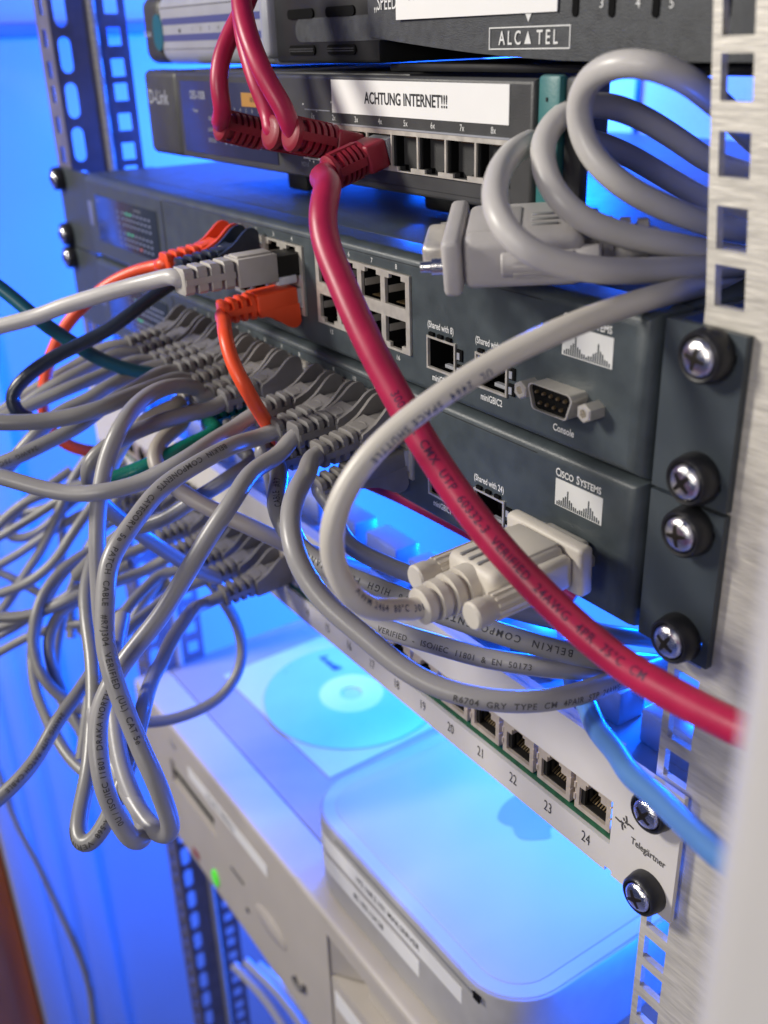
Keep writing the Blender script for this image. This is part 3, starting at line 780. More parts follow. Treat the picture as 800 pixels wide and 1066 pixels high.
# ================================================================== COMPUTERS BELOW
ZP = -299.5
t = thing('desktop_computer', 'flat beige desktop computer with a green oval button under the mini computer', 'desktop computer', (235, -10, -410))
bm = nb(); box(bm, 20.5, 452, 16.4, 400, -408, ZP, 1.0); part('top_case', bm, 'pc_top', t)
bm = nb(); grid_plate(bm, 24, 449, -406, -303, [(282, 436, -396, -312), (75, 143, -352, -332)], fy(-9.8), 3)
bezel_shell(bm, 20, 453, -410, ZP, -9.8, 15.2, 3.4, (24, 449, -406, -303)); part('front_bezel', bm, 'pc_beige', t)
bm = nb()
box(bm, 76, 142, -8, 6, -351.5, -332.5, 1); part('floppy_recess', bm, 'boot_light', t)
bm = nb(); box(bm, 78, 140, -9.3, -7.9, -343, -341.4)
for q in ((203, 846), (213, 862), (224, 874)):
    c = at(*q, -9); box(bm, c.x-2, c.x+2, -9.4, -8, c.z-1.3, c.z+1.3)
part('floppy_slot', bm, 'cavity', t)
bm = nb(); c = at(225, 914, -10); lathe(bm, [(1, 0), (1, 1.6), (.85, 2.0), (.05, 2.1)], M.Translation(c+V((0, .6, 0))) @ M.Rotation(math.radians(90), 4, 'X') @ M.Diagonal((4.6, 6.8, 1, 1)), 24)
part('power_button', bm, 'green_button', t)
bm = nb(); c = at(258, 948, -10); lathe(bm, [(1.9, 0), (1.9, .4)], M.Translation(c+V((0, .2, 0))) @ M.Rotation(math.radians(90), 4, 'X'), 16)
c = at(247, 912, -10); box(bm, c.x-9, c.x+9, -10.1, -9.4, c.z-1, c.z+1.0, .3)
part('vent_hole', bm, 'black', t)
bm = nb(); c = at(282, 965, -10); lathe(bm, [(1, 0), (1, .6), (.9, 1.2), (.05, 1.6)], M.Translation(c+V((0, .4, 0))) @ M.Rotation(math.radians(90), 4, 'X') @ M.Diagonal((19, 9, 1, 1)), 32)
part('moulded_oval', bm, 'pc_beige', t)
bm = nb(); c = at(312, 1020, -10); pth = [c+V((6*math.cos(a), -1.2, 6*math.sin(a))) for a in [math.radians(200+22*i) for i in range(9)]]; tube(bm, pth, 1.3, 8); part('lock_hook', bm, 'boot_grey', t)
bm = nb(); box(bm, 284, 434, 8, 12, -395, -313); p = part('drive_bay', bm, 'boot_grey', t)
bm = nb(); prism(bm, [(283, -8.5), (283, 8), (306, 8)], lambda u, v, w: V((u, v, w)), -340, -314); box(bm, 283, 435, -9, 8, -395.5, -342)
box(bm, 307, 434, -1, 8, -341.5, -314)
part('drive_door', bm, 'pc_beige', p)
bm = nb()
for q in ((377, 1040), (396, 1060)):
    c = at(*q, -1); lathe(bm, [(2.2, 0), (2.2, .5)], M.Translation(c+V((0, .1, 0))) @ M.Rotation(math.radians(90), 4, 'X'), 16)
part('drive_button', bm, 'black', p)
part('bay_sticker', bx(286, 330, -9.4, -9.05, -362, -350), 'paper', p)
c0 = at(196, 803, -10)
p = part('label_strip', bx(c0.x, c0.x+108, -10.15, -9.9, c0.z-4.6, c0.z+4.4), 'paper', t)
bm = nb(); put_text(bm, '192.168.2.1 FIREWALL', (c0.x+47, -10.15, c0.z-.3), RX, UZ, 5.0, sx=.85, bold=.05); part('label_text', bm, 'ink', p)
bm = nb(); c = at(180, 775, -10); put_text(bm, 'hp', (c.x, -10, c.z), RX, UZ, 9); part('emblem', bm, 'ink_dim', t)
bm = nb(); c = at(205, 890, -10); box(bm, c.x-6, c.x+4, -10.2, -9, c.z-3, c.z+3); part('warning_label', bm, 'boot_red', t)

t = thing('mini_computer', 'small square aluminium computer with white top standing on the beige desktop computer', 'mini computer', (331, 80, ZP))
def rrect(x0, x1, y0, y1, r, n=8):
    ps = []
    for cx, cy, a0 in ((x1-r, y0+r, 270), (x1-r, y1-r, 0), (x0+r, y1-r, 90), (x0+r, y0+r, 180)):
        for k in range(n+1):
            a = math.radians(a0+90*k/n); ps.append((cx+r*math.cos(a), cy+r*math.sin(a)))
    return ps
X0, X1, Y0, Y1 = 249, 414, -1.5, 163.5
def rr_stack(bm, levels):
    rings = [[bm.verts.new((x, y, z)) for x, y in rrect(X0+i, X1-i, Y0+i, Y1-i, 27-i)] for i, z in levels]
    n = len(rings[0])
    for a, b in zip(rings, rings[1:]):
        for k in range(n): bm.faces.new((a[k], a[(k+1) % n], b[(k+1) % n], b[k]))
    bm.faces.new(rings[0]); bm.faces.new(list(reversed(rings[-1])))
bm = nb(); rr_stack(bm, [(3, ZP+.2), (.8, ZP+2), (0, ZP+5), (0, -249.6), (.4, -248.9), (1.4, -248.6)]); part('case', bm, 'aluminium', t)
bm = nb(); rr_stack(bm, [(1.6, -248.7), (1.6, -248.3), (2.2, -248.1)]); part('rim', bm, 'mini_rim', t)
bm = nb(); rr_stack(bm, [(8, -248.2), (8, -247.85), (8.6, -247.7)]); p = part('lid', bm, 'mini_white', t)
def apple(bm, c, s, z):
    R = [(0, .78), (.22, .88), (.48, .9), (.74, .74), (.62, .5), (.56, .22), (.66, -.05), (.86, -.2), (.72, -.55), (.46, -.86), (.22, -.86), (0, -.76), (-.22, -.86), (-.46, -.86), (-.74, -.5), (-.86, -.05), (-.84, .4), (-.62, .76), (-.36, .9)]
    P = [V((a, b, 0)) for a, b in R]; sm = spline(P+[P[0]], .08)
    pts = [(c[0]+v.x*s, c[1]+v.y*s) for v in sm[:-1]]
    bm.faces.new([bm.verts.new((x, y, z)) for x, y in pts])
    leaf = [(.02, 1.0), (.06, 1.22), (.22, 1.42), (.42, 1.5), (.38, 1.26), (.22, 1.06)]
    bm.faces.new([bm.verts.new((c[0]+x*s, c[1]+y*s, z)) for x, y in leaf])
bm = nb(); ca = atz(550, 850, -247.6); apple(bm, (331.5, ca.y+3), 19, -247.55); part('emblem', bm, 'logo_grey', p)
bm = nb(); box(bm, 283, 390.5, -1.75, -1.2, -253.6, -251.8); part('disc_slot', bm, 'slot_grey', t)
bm = nb(); box(bm, 391.5, 395.6, -1.85, -1.2, -255.0, -251.4); part('infrared_window', bm, 'cavity', t)
def wrap_strip(bm, a0, x1, z0, z1, off=.25):
    P = [(276+(27+off)*math.cos(math.radians(a)), 25.5+(27+off)*math.sin(math.radians(a))) for a in range(a0, 271, 5)]+[(x1, -1.5-off)]
    Q = [(276+27.02*math.cos(math.radians(a)), 25.5+27.02*math.sin(math.radians(a))) for a in range(a0, 271, 5)]+[(x1, -1.52)]
    prism(bm, P+Q[::-1], lambda u, v, w: V((u, v, w)), z0, z1)
for a0, x1, z0, z1, txt, tx in ((205, 384, -266.8, -257.6, '192.168.2.101 MAILSERVER', 327.5), (205, 353, -280.6, -270.6, '85.183.134.28', 311.5)):
    bm = nb(); wrap_strip(bm, a0, x1, z0, z1); p = part('label_strip', bm, 'paper', t)
    bm = nb(); put_text(bm, txt, (tx, -1.75, (z0+z1)/2), RX, UZ, 5.0, sx=.92, bold=.05); part('label_text', bm, 'ink', p)

cs = [atz(232, 704, ZP), atz(347, 810, ZP), None, atz(390, 638, ZP)]
o = V((55, 44, ZP)); ang = math.radians(1.5); R = M.Translation(o) @ M.Rotation(ang, 4, 'Z')
modem.location = (CAM+(V((380, 0, 96))-CAM)*1.085)*S; modem.scale = (1.085,)*3
t = thing('disc_sleeve', 'white paper sleeve lying flat on the beige desktop computer', 'paper sleeve', o)
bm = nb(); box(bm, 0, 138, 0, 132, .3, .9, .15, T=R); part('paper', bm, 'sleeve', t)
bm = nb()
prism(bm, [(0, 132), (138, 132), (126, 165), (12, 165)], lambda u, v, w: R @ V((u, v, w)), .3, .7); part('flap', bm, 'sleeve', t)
cc = atz(366, 722, ZP+1.5)
t = thing('compact_disc', 'bright cyan lit disc with handwriting, lying on its white paper sleeve', 'disc', (cc.x, cc.y, ZP+1))
def ring(bm, r0, r1, z0, z1, n=64):
    L = []
    for r, z in ((r0, z0), (r1, z0), (r1, z1), (r0, z1)): L.append([bm.verts.new((cc.x+r*math.cos(2*math.pi*i/n), cc.y+r*math.sin(2*math.pi*i/n), z)) for i in range(n)])
    for a in range(4):
        A, B = L[a], L[(a+1) % 4]
        for i in range(n): bm.faces.new((A[i], A[(i+1) % n], B[(i+1) % n], B[i]))
bm = nb(); ring(bm, 22, 59.5, ZP+1.1, ZP+2.1); part('tinted_ring', bm, 'disc', t)
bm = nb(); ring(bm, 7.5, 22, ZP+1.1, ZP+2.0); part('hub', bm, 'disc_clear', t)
bm = nb(); rnd = random.Random(3)
def scribble(x0, y0, n, h, slant):
    x = x0; pts = []
    for k in range(n*4):
        pts.append(V((x+slant*(k % 2), y0+h*(.5-.5*math.cos(k*math.pi/1.0))*rnd.uniform(.4, 1), ZP+2.5))); x += rnd.uniform(.8, 2.2)
    tube(bm, smooth(spline(pts, .6), 3), .32, 5)
scribble(cc.x-46, cc.y+24, 8, 9, 1.5); scribble(cc.x-2, cc.y+28, 7, 9, 1.5); scribble(cc.x-50, cc.y+4, 4, 8, 1)
part('handwriting', bm, 'ink_blue', t)

# ================================================================== CABLES
def setmat(o, m):
    o.material_slots[0].link = 'OBJECT'; o.material_slots[0].material = MATS[m]
ORG = V((0, 0, 0))
def ribs_bm(y0, n, pitch, rw, r0, r1, core, square=5.0, side=True):
    bm = nb(); T0 = M.Rotation(math.radians(90), 4, 'X')      # local z -> -y
    for k in range(n):
        r = r0+(r1-r0)*k/max(1, n-1); a = y0+k*pitch
        lathe(bm, [(r-.5, a), (r, a+.35), (r, a+rw-.35), (r-.5, a+rw)], T0, 24, square)
    L = y0+(n-1)*pitch+rw
    lathe(bm, [(core, y0-.5), (core, L-.4)], T0, 16)
    if side:
        for q in (-1, 1):
            box(bm, q*r1-.45 if q < 0 else q*r1-1.0, q*r1+1.0 if q < 0 else q*r1+.45, -L+.6, -y0+.2, -1.15, 1.15)
    return bm, L
def fin_hood_meshes():
    bm = nb()
    box(bm, -5.8, 5.8, -19.5, -.8, -4.6, 2.6, 1.0, 3)
    box(bm, -4.2, 4.2, -18.6, -3, 2.2, 4.6, .8)
    prof = [(-.8, 1.5), (-.8, 8.2), (-1.6, 9.6), (-3.2, 10.4), (-5.2, 10.3), (-7.4, 9.2), (-10, 7.2), (-13, 5.2), (-16, 4.0), (-18.6, 3.2), (-19.4, 1.5)]
    for q in (-1, 1): prism(bm, prof, lambda u, v, w: V((w, u, v)), q*4.55, q*5.85)
    prism(bm, [(-19.3, 2.0), (-19.3, 3.2), (-11, 5.4), (-11, 2)], lambda u, v, w: V((w, u, v)), -4.5, 4.5)
    a = to_mesh(bm, 'hood', 'boot_grey', ORG)
    bm = nb(); s = math.atan2(2.2, 8.3)
    R = M.Translation(V((0, -16.2, 4.05))) @ M.Rotation(s, 4, 'X')
    for r in (2.7, 1.5):
        pth = [R @ V((r*1.25*math.cos(i*math.pi/10), r*.8*math.sin(i*math.pi/10), .05)) for i in range(21)]; tube(bm, pth, .22, 6)
    b = to_mesh(bm, 'thumb_emblem', 'boot_grey', ORG)
    bm, L = ribs_bm(19.6, 4, 3.9, 2.5, 4.7, 4.3, 3.25)
    c = to_mesh(bm, 'strain_relief', 'boot_grey', ORG)
    bm = nb(); box(bm, -5.7, 5.7, -1.2, 4, -3.9, 3.6)
    d = to_mesh(bm, 'clear_tip', 'clear_plastic', ORG)
    return a, b, c, d
def block_meshes():
    bm = nb(); box(bm, -6.0, 6.0, -25, -9, -5.2, 5.2, .5)
    box(bm, -3.6, 3.6, -24, -10, 5.0, 5.9, .3)
    a = to_mesh(bm, 'block', 'boot_light', ORG)
    bm, L = ribs_bm(26.2, 4, 5.2, 4.1, 5.2, 4.8, 3.1, 7.0)
    c = to_mesh(bm, 'strain_relief', 'boot_light', ORG)
    bm = nb(); box(bm, -5.6, 5.6, -9.2, 3, -3.6, 3.8); d = to_mesh(bm, 'clear_tip', 'jack_plastic', ORG)
    bm = nb(); box(bm, -5.6, 5.6, -9.6, -1.0, -7.0, -3.7, .8); e = to_mesh(bm, 'latch', 'white_latch', ORG)
    return a, c, d, e
def barrel_meshes():
    T0 = M.Rotation(math.radians(90), 4, 'X')
    bm = nb(); box(bm, -5.9, 5.9, -10.5, -.3, -4.3, 4.8, 1.2, 3)
    lathe(bm, [(5.6, 9.4), (5.2, 11), (4.1, 11.4), (4.1, 23), (5.0, 23.2), (5.5, 23.6), (5.5, 25.4), (4.6, 26), (3.8, 26.2)], T0, 24)
    a = to_mesh(bm, 'boot', 'boot_red', ORG)
    bm = nb()
    for k in range(4): lathe(bm, [(4.0, 12.2+k*2.45), (5.6-.05*k, 12.3+k*2.45), (5.55-.05*k, 13.6+k*2.45), (4.0, 13.7+k*2.45)], T0, 24)
    for q in (-1, 1): box(bm, q*5.2-.45, q*5.2+.45, -24, -11, -1.3, 1.3)
    for q in (-1, 1): box(bm, -1.3, 1.3, -24, -11, q*5.2-.45, q*5.2+.45)
    c = to_mesh(bm, 'ribs', 'boot_red', ORG)
    bm = nb(); box(bm, -5.7, 5.7, -.4, 4, -3.6, 3.6); d = to_mesh(bm, 'clear_tip', 'clear_plastic', ORG)
    return a, c, d
FH, BK, BR = fin_hood_meshes(), block_meshes(), barrel_meshes()
PLUGLEN = {'fin': 33.0, 'block': 45.5, 'barrel': 25.0}
def add_plug(t, kind, port, up, m, tilt=0.0, yaw=0.0, sy=1.0):
    """port = middle of the opening; outward is -y. Returns the point and direction where the cable leaves"""
    loc = V(port)-BASE[t.name]; tilt += RND.gauss(0, .022); yaw += RND.gauss(0, .03)
    rot = M.Rotation(0 if up else math.pi, 4, 'Y') @ M.Rotation((tilt if up else -tilt), 4, 'X') @ M.Rotation((yaw if up else -yaw), 4, 'Z')
    e = rot.to_euler()
    if m == 'boot_grey': m = RND.choice(('boot_grey', 'boot_grey', 'boot_grey_worn'))
    if kind == 'fin':
        p = inst('plug', FH[0], t, loc, e); setmat(p, m)
        for me, nm in ((FH[1], 'thumb_emblem'), (FH[2], 'strain_relief')): setmat(inst(nm, me, p), m)
        inst('clear_tip', FH[3], p)
    elif kind == 'block':
        p = inst('plug', BK[0], t, loc, e); setmat(p, m); setmat(inst('strain_relief', BK[1], p), m); inst('clear_tip', BK[2], p); inst('latch', BK[3], p)
    else:
        p = inst('plug', BR[0], t, loc, e); setmat(p, m); setmat(inst('ribs', BR[1], p), m); inst('clear_tip', BR[2], p)
    p.scale = (1, sy, 1); R = rot.to_3x3(); L = PLUGLEN[kind]*sy
    return V(port)+R @ V((0, -L+5, 0)), V(port)+R @ V((0, -L-2, 0)), V(port)+R @ V((0, -L-7, 0))
def pix(pts, t0=None):
    """(u, v[, depth]) -> points; missing depths are filled in along the run"""
    P = [list(p)+[None]*(3-len(p)) for p in pts]
    if P[0][2] is None: P[0][2] = t0
    if P[-1][2] is None: P[-1][2] = [p[2] for p in P if p[2]][-1]
    L = [0.0]
    for a, b in zip(P, P[1:]): L.append(L[-1]+math.hypot(b[0]-a[0], b[1]-a[1]))
    kn = [i for i, p in enumerate(P) if p[2] is not None]
    for a, b in zip(kn, kn[1:]):
        for i in range(a+1, b): P[i][2] = P[a][2]+(P[b][2]-P[a][2])*(L[i]-L[a])/(L[b]-L[a])
    return [atd(*p) for p in P]
RND = random.Random(21)
def cable(label, m, D, pts, plug=None, group=None, prints=(), n=16, name='patch_cable', cat='cable', sm=10, ink='ink_grey', third=False):
    world = []
    if plug:
        base = V(plug[1])
        t = thing(name, label, cat, base, group)
        a, b, c = add_plug(t, *plug)
        world = [a, b]+([c] if third else [])
        world += pix(pts, proj(b)[2])
    else:
        world = pix(pts); t = thing(name, label, cat, world[0], group)
    path = smooth(wobble(smooth(spline(world, 1.5), sm), .3 if D < 6.15 else .1, RND), 6)
    bm = nb(); tube(bm, path, D/2, n, .014); part('jacket', bm, m, t)
    for pr in prints:
        bm = nb(); printing(bm, path, D/2, **pr); part('printing', bm, ink, t)
    return t
G1 = 'grey booted cables of the lower switch'
BZ = -44.45
def top(n): return (BLK[(n-1)//4]+PITCH*((n-1) % 4), -2.8, BZ+31.0)
def low(n): return (BLK[(n-1)//4]+PITCH*((n-1) % 4), -2.8, BZ+18.0)
def atop(n): return (BLK[1+(n-1)//4]+PITCH*((n-1) % 4), -2.8, 31.0)
def alow(n): return (BLK[1+(n-1)//4]+PITCH*((n-1) % 4), -2.8, 18.0)
TL = math.radians(5)

cable('grey cable sweeping along the numbered patch panel, printed GRY TYPE CM 4PAIR STP', 'pvc_grey', 6.3,
      [(319, 496, 312), (306, 518, 302), (302, 546, 295), (309, 580, 289), (325, 612), (351, 640, 284), (380, 663), (414, 691, 279), (450, 713), (497, 727, 272), (544, 731, 271), (592, 725, 276), (640, 709, 290), (690, 692, 330), (770, 672, 420)],
      ('fin', top(12), True, 'boot_grey', TL), G1, [dict(s='R6704  GRY  TYPE  CM  4PAIR  STP  24AWG', px=(570, 727), size=2.6, shift=1.8)])
cable('grey cable with ISO/IEC 11801 print hanging in a long loop at the lower left', 'pvc_grey', 6.0,
      [(297, 472), (270, 488), (242, 522, 322), (214, 566), (180, 622), (150, 662, 314), (122, 700), (104, 738), (101, 775), (108, 818, 306), (120, 852), (134, 877), (147, 884, 312), (153, 868), (144, 840, 324), (132, 812), (123, 770), (119, 730, 345), (122, 690), (128, 640, 372)],
      ('fin', top(11), True, 'boot_grey', TL), G1, [dict(s='0U / ISO/IEC 11801  DRAKA NORTH', px=(104, 790), size=2.6, flip=True, shift=-.5)])
cable('grey cable printed BELKIN COMPONENTS CATEGORY 5e PATCH CABLE VERIFIED, looping down at the left', 'pvc_grey', 6.0,
      [(274, 455), (248, 462), (215, 478, 332), (180, 500), (148, 530), (124, 566, 310), (110, 605), (107, 645), (114, 690, 302), (126, 728), (143, 770), (160, 812, 302), (173, 845), (181, 864), (178, 873, 310), (163, 868), (148, 848), (134, 825, 328), (120, 800), (105, 775), (98, 740, 356)],
      ('fin', top(10), True, 'boot_grey', TL), G1, [dict(s='BELKIN  COMPONENTS   CATEGORY  5e  PATCH  CABLE   #R7J304  VERIFIED  (UL)  CAT 5e', px=(116, 588), size=2.7, shift=.2)], ink='ink_grey')
cable('plain grey cable arching left across the hanging loops to the picture edge', 'pvc_grey', 5.8,
      [(254, 440), (225, 458), (190, 480, 342), (150, 500), (110, 512, 340), (70, 514), (30, 506), (-10, 492, 346), (-50, 482, 350)],
      ('fin', top(9), True, 'boot_grey', TL), G1)
cable('grey cable going left, then curling back down behind the wide arching cable', 'pvc_stone', 6.0,
      [(227, 423), (195, 431), (160, 441), (125, 456, 360), (100, 470), (89, 486, 358), (93, 506), (110, 528), (140, 552, 385), (165, 570), (192, 586), (225, 602, 440)],
      ('fin', top(8), True, 'boot_grey', TL), G1)
cable('grey cable with a bright edge dropping vertically down the left of the lettered loop', 'pvc_grey', 6.0,
      [(212, 406), (190, 401), (165, 405), (143, 419), (125, 445, 352), (112, 478), (104, 515), (101, 555, 348), (103, 595), (106, 640, 352), (112, 680), (117, 720), (120, 760, 372), (116, 800)],
      ('fin', top(7), True, 'boot_grey', TL), G1, third=True)
cable('grey cable running left nearly level above the wide arching cable', 'pvc_stone', 6.2,
      [(194, 392), (170, 399), (140, 410), (105, 425, 374), (60, 436), (10, 440, 370), (-40, 437, 370)],
      ('fin', top(6), True, 'boot_grey', TL), G1)
cable('grey cable passing under the level one and slanting down to the left edge, faint print', 'pvc_stone', 5.8,
      [(178, 385), (150, 397), (118, 417, 392), (85, 442), (45, 463), (5, 483, 385), (-40, 500, 385)],
      ('fin', top(5), True, 'boot_grey', TL), G1, [dict(s='24AWG  75C', px=(20, 477), size=2.6)])
cable('darker grey cable bending steeply down behind the level cables at the left', 'pvc_stone', 6.0,
      [(157, 380), (132, 395), (100, 411, 412), (66, 427), (42, 450, 408), (18, 476), (-20, 510, 408)],
      ('fin', top(4), True, 'boot_grey', TL), G1)
cable('dark grey cable slanting left from the blurred plugs, its end crossing below the navy cable', 'pvc_stone', 5.6,
      [(145, 372), (116, 385), (88, 397, 426), (50, 413), (10, 431, 424), (-35, 452, 424)],
      ('fin', top(3), True, 'boot_grey', TL), G1)
cable('dark grey cable behind the teal cable, second from the left of the blurred plugs', 'pvc_stone', 5.6,
      [(130, 364), (105, 375), (75, 391, 440), (45, 409), (10, 434, 440), (-30, 456, 440)],
      ('fin', top(2), True, 'boot_grey', TL), G1)
cable('dark grey cable from the leftmost blurred plug beside the status lights', 'pvc_stone', 5.6,
      [(118, 358), (92, 372), (65, 389, 456), (35, 406), (0, 428, 456), (-30, 446, 456)],
      ('fin', top(1), True, 'boot_grey', TL), G1)
# lower row
cable('grey cable dropping from the rightmost lower plug and passing behind the cream plug', 'pvc_stone', 6.0,
      [(345, 521), (347, 545, 338), (363, 567), (400, 586, 334), (440, 603), (500, 625, 330), (570, 645), (640, 660, 330), (720, 668, 380)],
      ('fin', low(12), False, 'boot_grey', TL), G1, third=False)
cable('grey CAT6 HIGH PERFORMANCE cable printed BELKIN COMPONENTS upside down, crossing under the cream plug', 'pvc_stone', 6.5,
      [(292, 492, 350), (287, 518, 338), (296, 549, 325), (320, 577), (352, 596, 310), (400, 615), (450, 635, 294), (510, 656), (570, 674, 286), (625, 686, 290), (672, 690, 322), (740, 688, 420)],
      ('fin', low(10), False, 'boot_grey', TL), G1, [dict(s='CABLE  #R7', px=(291, 520), size=3.2, flip=True), dict(s='BELKIN  COMPONENTS     CAT6  HIGH  PERFORMANCE', px=(440, 631), size=2.9, flip=True, space=1.4)], ink='ink')
cable('bluish grey cable printed VERIFIED - ISO/IEC 11801 & EN 50173 just above the patch panel ports', 'pvc_grey', 6.2,
      [(278, 480, 372), (288, 515, 350), (305, 555, 332), (328, 600), (358, 632, 312), (400, 654), (450, 670, 298), (510, 686), (560, 694, 290), (620, 697, 296), (668, 694, 325), (740, 690, 430)],
      ('fin', low(9), False, 'boot_grey', TL), G1, [dict(s='VERIFIED  -  ISO/IEC  11801  &  EN  50173', px=(470, 677), size=2.5, shift=0.9)])
cable('plain grey cable from the lower plugs dipping under the lettered cable towards the left', 'pvc_stone', 5.8,
      [(262, 478), (245, 492, 372), (222, 508), (195, 526, 376), (165, 543), (135, 552, 385), (105, 575, 400), (80, 600, 410)],
      ('fin', low(8), False, 'boot_grey', TL), G1)
cable('beige cable curling round and swinging right across the patch panel plugs', 'pvc_beige', 6.2,
      [(186, 445, 384), (168, 457), (159, 474, 372), (165, 492), (190, 513, 366), (222, 531), (262, 549, 362), (300, 567), (335, 580, 366), (380, 592, 385)],
      ('fin', low(6), False, 'boot_light', TL), None)
cable('beige cable with a ribbed boot going left below the grey plugs', 'pvc_beige', 5.8,
      [(186, 422, 396), (165, 430), (146, 441, 384), (128, 458), (116, 485, 386)],
      ('fin', low(5), False, 'boot_light', TL), None)
cable('green cable below the grey plugs, shiny, ending behind the hanging loops', 'pvc_green', 7.0,
      [(228, 451, 388), (203, 462), (170, 479, 374), (140, 492), (116, 501, 374)],
      ('fin', low(7), False, 'pvc_green', TL), None)
# upper switch
cable('orange cable looping down in front from the orange plug in the lower row', 'pvc_orange', 5.2,
      [(231, 330), (234, 350, 344), (241, 378), (255, 403, 340), (272, 430), (288, 455, 362), (300, 475, 385)],
      ('fin', alow(4), False, 'pvc_orange', TL, 0, 0.9), 'orange cables')
cable('orange cable running left from the upper row and hooking down at the picture edge', 'pvc_orange', 5.4,
      [(172, 275, 420), (148, 280), (110, 298, 432), (80, 325), (58, 360, 442), (47, 395), (45, 425, 448), (54, 450), (76, 466, 452), (110, 470, 458)],
      ('fin', atop(1), True, 'pvc_orange', TL), 'orange cables')
cable('near-black navy cable with a glossy edge looping to the left over the teal cable', 'pvc_navy', 5.4,
      [(188, 287, 402), (165, 303), (145, 321, 398), (110, 346), (78, 361, 394), (45, 378), (20, 398, 392), (9, 416), (16, 432, 394), (45, 440, 398)],
      ('fin', atop(2), True, 'pvc_navy', TL), None)
cable('pale grey cable with a square ribbed plug running level to the left edge', 'pvc_light', 6.0,
      [(183, 285), (150, 294, 366), (100, 309), (50, 325, 378), (0, 340), (-40, 352, 384)],
      ('block', atop(4), True, 'boot_light', 0), None)
cable('teal cable slanting down from the left edge to the blurred grey plugs', 'pvc_teal', 5.8,
      [(-30, 278, 400), (10, 306), (40, 332, 403), (70, 354), (100, 372, 410), (140, 386), (175, 391, 428), (205, 398, 445)])
# red cables of the desktop switch
def dport(n): return (DP(n), 4.2, 73.4)
cable('thick red cable crossing the whole rack from the desktop switch down to the lower right', 'pvc_red', 8.0,
      [(341, 196, 283), (335, 218, 279), (339, 254, 276), (361, 306), (387, 362, 266), (422, 428), (460, 490, 256), (503, 549), (552, 606, 246), (602, 655), (652, 694, 236), (700, 723), (760, 754, 218), (840, 790, 205)],
      ('barrel', dport(4), False, 'boot_red', math.radians(17), 0, 0.78), 'red cables', [dict(s='300V  UL  CMX  UTP  60332-3  VERIFIED  24AWG  4PR  75°C  CM', px=(520, 572), size=3.3, space=1.15, bold=.03)], ink='ink_plum', name='patch_cable')
RG = 'red cables'
cable('red cable hanging from above into the desktop switch, rightmost of the top strands', 'pvc_red', 6.6,
      [(303, 124, 320), (283, 92, 318), (262, 48, 318), (252, 5, 322), (250, -40, 326)],
      ('barrel', dport(3), False, 'boot_red', math.radians(-13), 0), RG)
cable('red cable mostly hidden behind the right top strand, its boot lowest beside it', 'pvc_red', 6.2,
      [(286, 130, 336), (270, 95, 334), (257, 50, 336), (250, 5, 338), (248, -40, 340)],
      ('barrel', dport(2), False, 'boot_red', math.radians(-14), 0), RG)
cable('red cable forming the left bow at the top before entering the desktop switch', 'pvc_red', 6.4,
      [(235, 120, 352), (228, 96, 348), (228, 68, 346), (240, 35, 346), (256, 5, 346), (268, -30, 346)],
      ('barrel', (267, 4.2, 73.0), False, 'boot_red', math.radians(-15), 0), RG)
cable('dull red cable lying in the gap under the lower switch', 'pvc_red', 5.6,
      [(380, 500, 372), (410, 513), (450, 533, 360), (495, 556), (540, 582, 352), (600, 622, 345)])
cable('thick sky blue cable coming out of the rack over the patch panel end', 'pvc_blue', 6.0,
      [(588, 640, 370), (592, 680, 330), (604, 722, 296), (628, 766, 270), (660, 806, 248), (700, 846, 228), (745, 886, 208), (800, 930, 192)])

# cables of the patch panel
G2 = 'grey booted cables of the patch panel'
def pport(n): return (PX(n), -.9, -112.3)
def pc(label, n, pts, D=5.6, **k): cable(label, 'pvc_stone', D, pts, ('fin', pport(n), True, 'boot_grey', TL), G2, **k)
pc('grey cable from the patch panel plug nearest number 14, hanging in the leftmost low loop', 13,
   [(212, 628), (195, 641, 415), (178, 663), (166, 690, 392), (156, 715), (148, 742, 350), (140, 778), (128, 815, 330), (114, 848), (100, 873, 326), (88, 886), (80, 877, 328), (83, 845), (90, 810, 345), (95, 770), (98, 730, 362), (97, 690), (92, 650, 380), (90, 615), (97, 580, 400)], D=5.8,
   prints=[dict(s='CAT 5e  TIA/EIA-568  VERIFIED', px=(112, 852), size=2.6)])
pc('grey cable crossing the loops diagonally down to the left edge, dark print on it', 12,
   [(192, 612), (165, 630), (124, 664, 420), (96, 700), (76, 728, 392), (50, 768), (20, 812, 372), (-20, 848, 366)],
   prints=[dict(s='24AWG  UTP  PATCH CABLE', px=(40, 784), size=2.6)])
pc('grey cable behind the lettered loop, from the third booted plug of the patch panel', 11,
   [(168, 596), (150, 612), (123, 646, 450), (103, 688), (92, 735, 438), (86, 790, 430)], D=5.2)
pc('grey cable running level to the left from the fourth booted plug of the patch panel', 10,
   [(150, 594), (120, 606), (84, 619, 470), (40, 638), (0, 643, 470), (-40, 640, 470)], D=5.4)
pc('grey cable rising left from the fifth booted plug of the patch panel', 9,
   [(140, 574), (118, 590), (95, 618, 480), (66, 634), (53, 656, 470), (51, 682), (60, 712, 468), (78, 745), (94, 780, 465)], D=5.4)
pc('grey cable from the sixth booted plug of the patch panel, half hidden', 8, [(128, 560), (108, 570), (82, 580, 498), (62, 602), (46, 628, 492), (36, 658), (34, 690, 480), (41, 728), (55, 762, 466), (70, 786), (88, 804, 452), (105, 810), (122, 802, 440)], D=5.4)
pc('grey cable from the seventh booted plug of the patch panel, sinking behind the vertical cable', 7, [(112, 544), (98, 560), (84, 590, 530), (76, 625), (74, 665, 525)], D=5.2)
pc('grey cable from the eighth booted plug of the patch panel, sloping left', 6, [(98, 530), (76, 540), (48, 556, 550), (12, 580), (-30, 604, 550)], D=5.2)
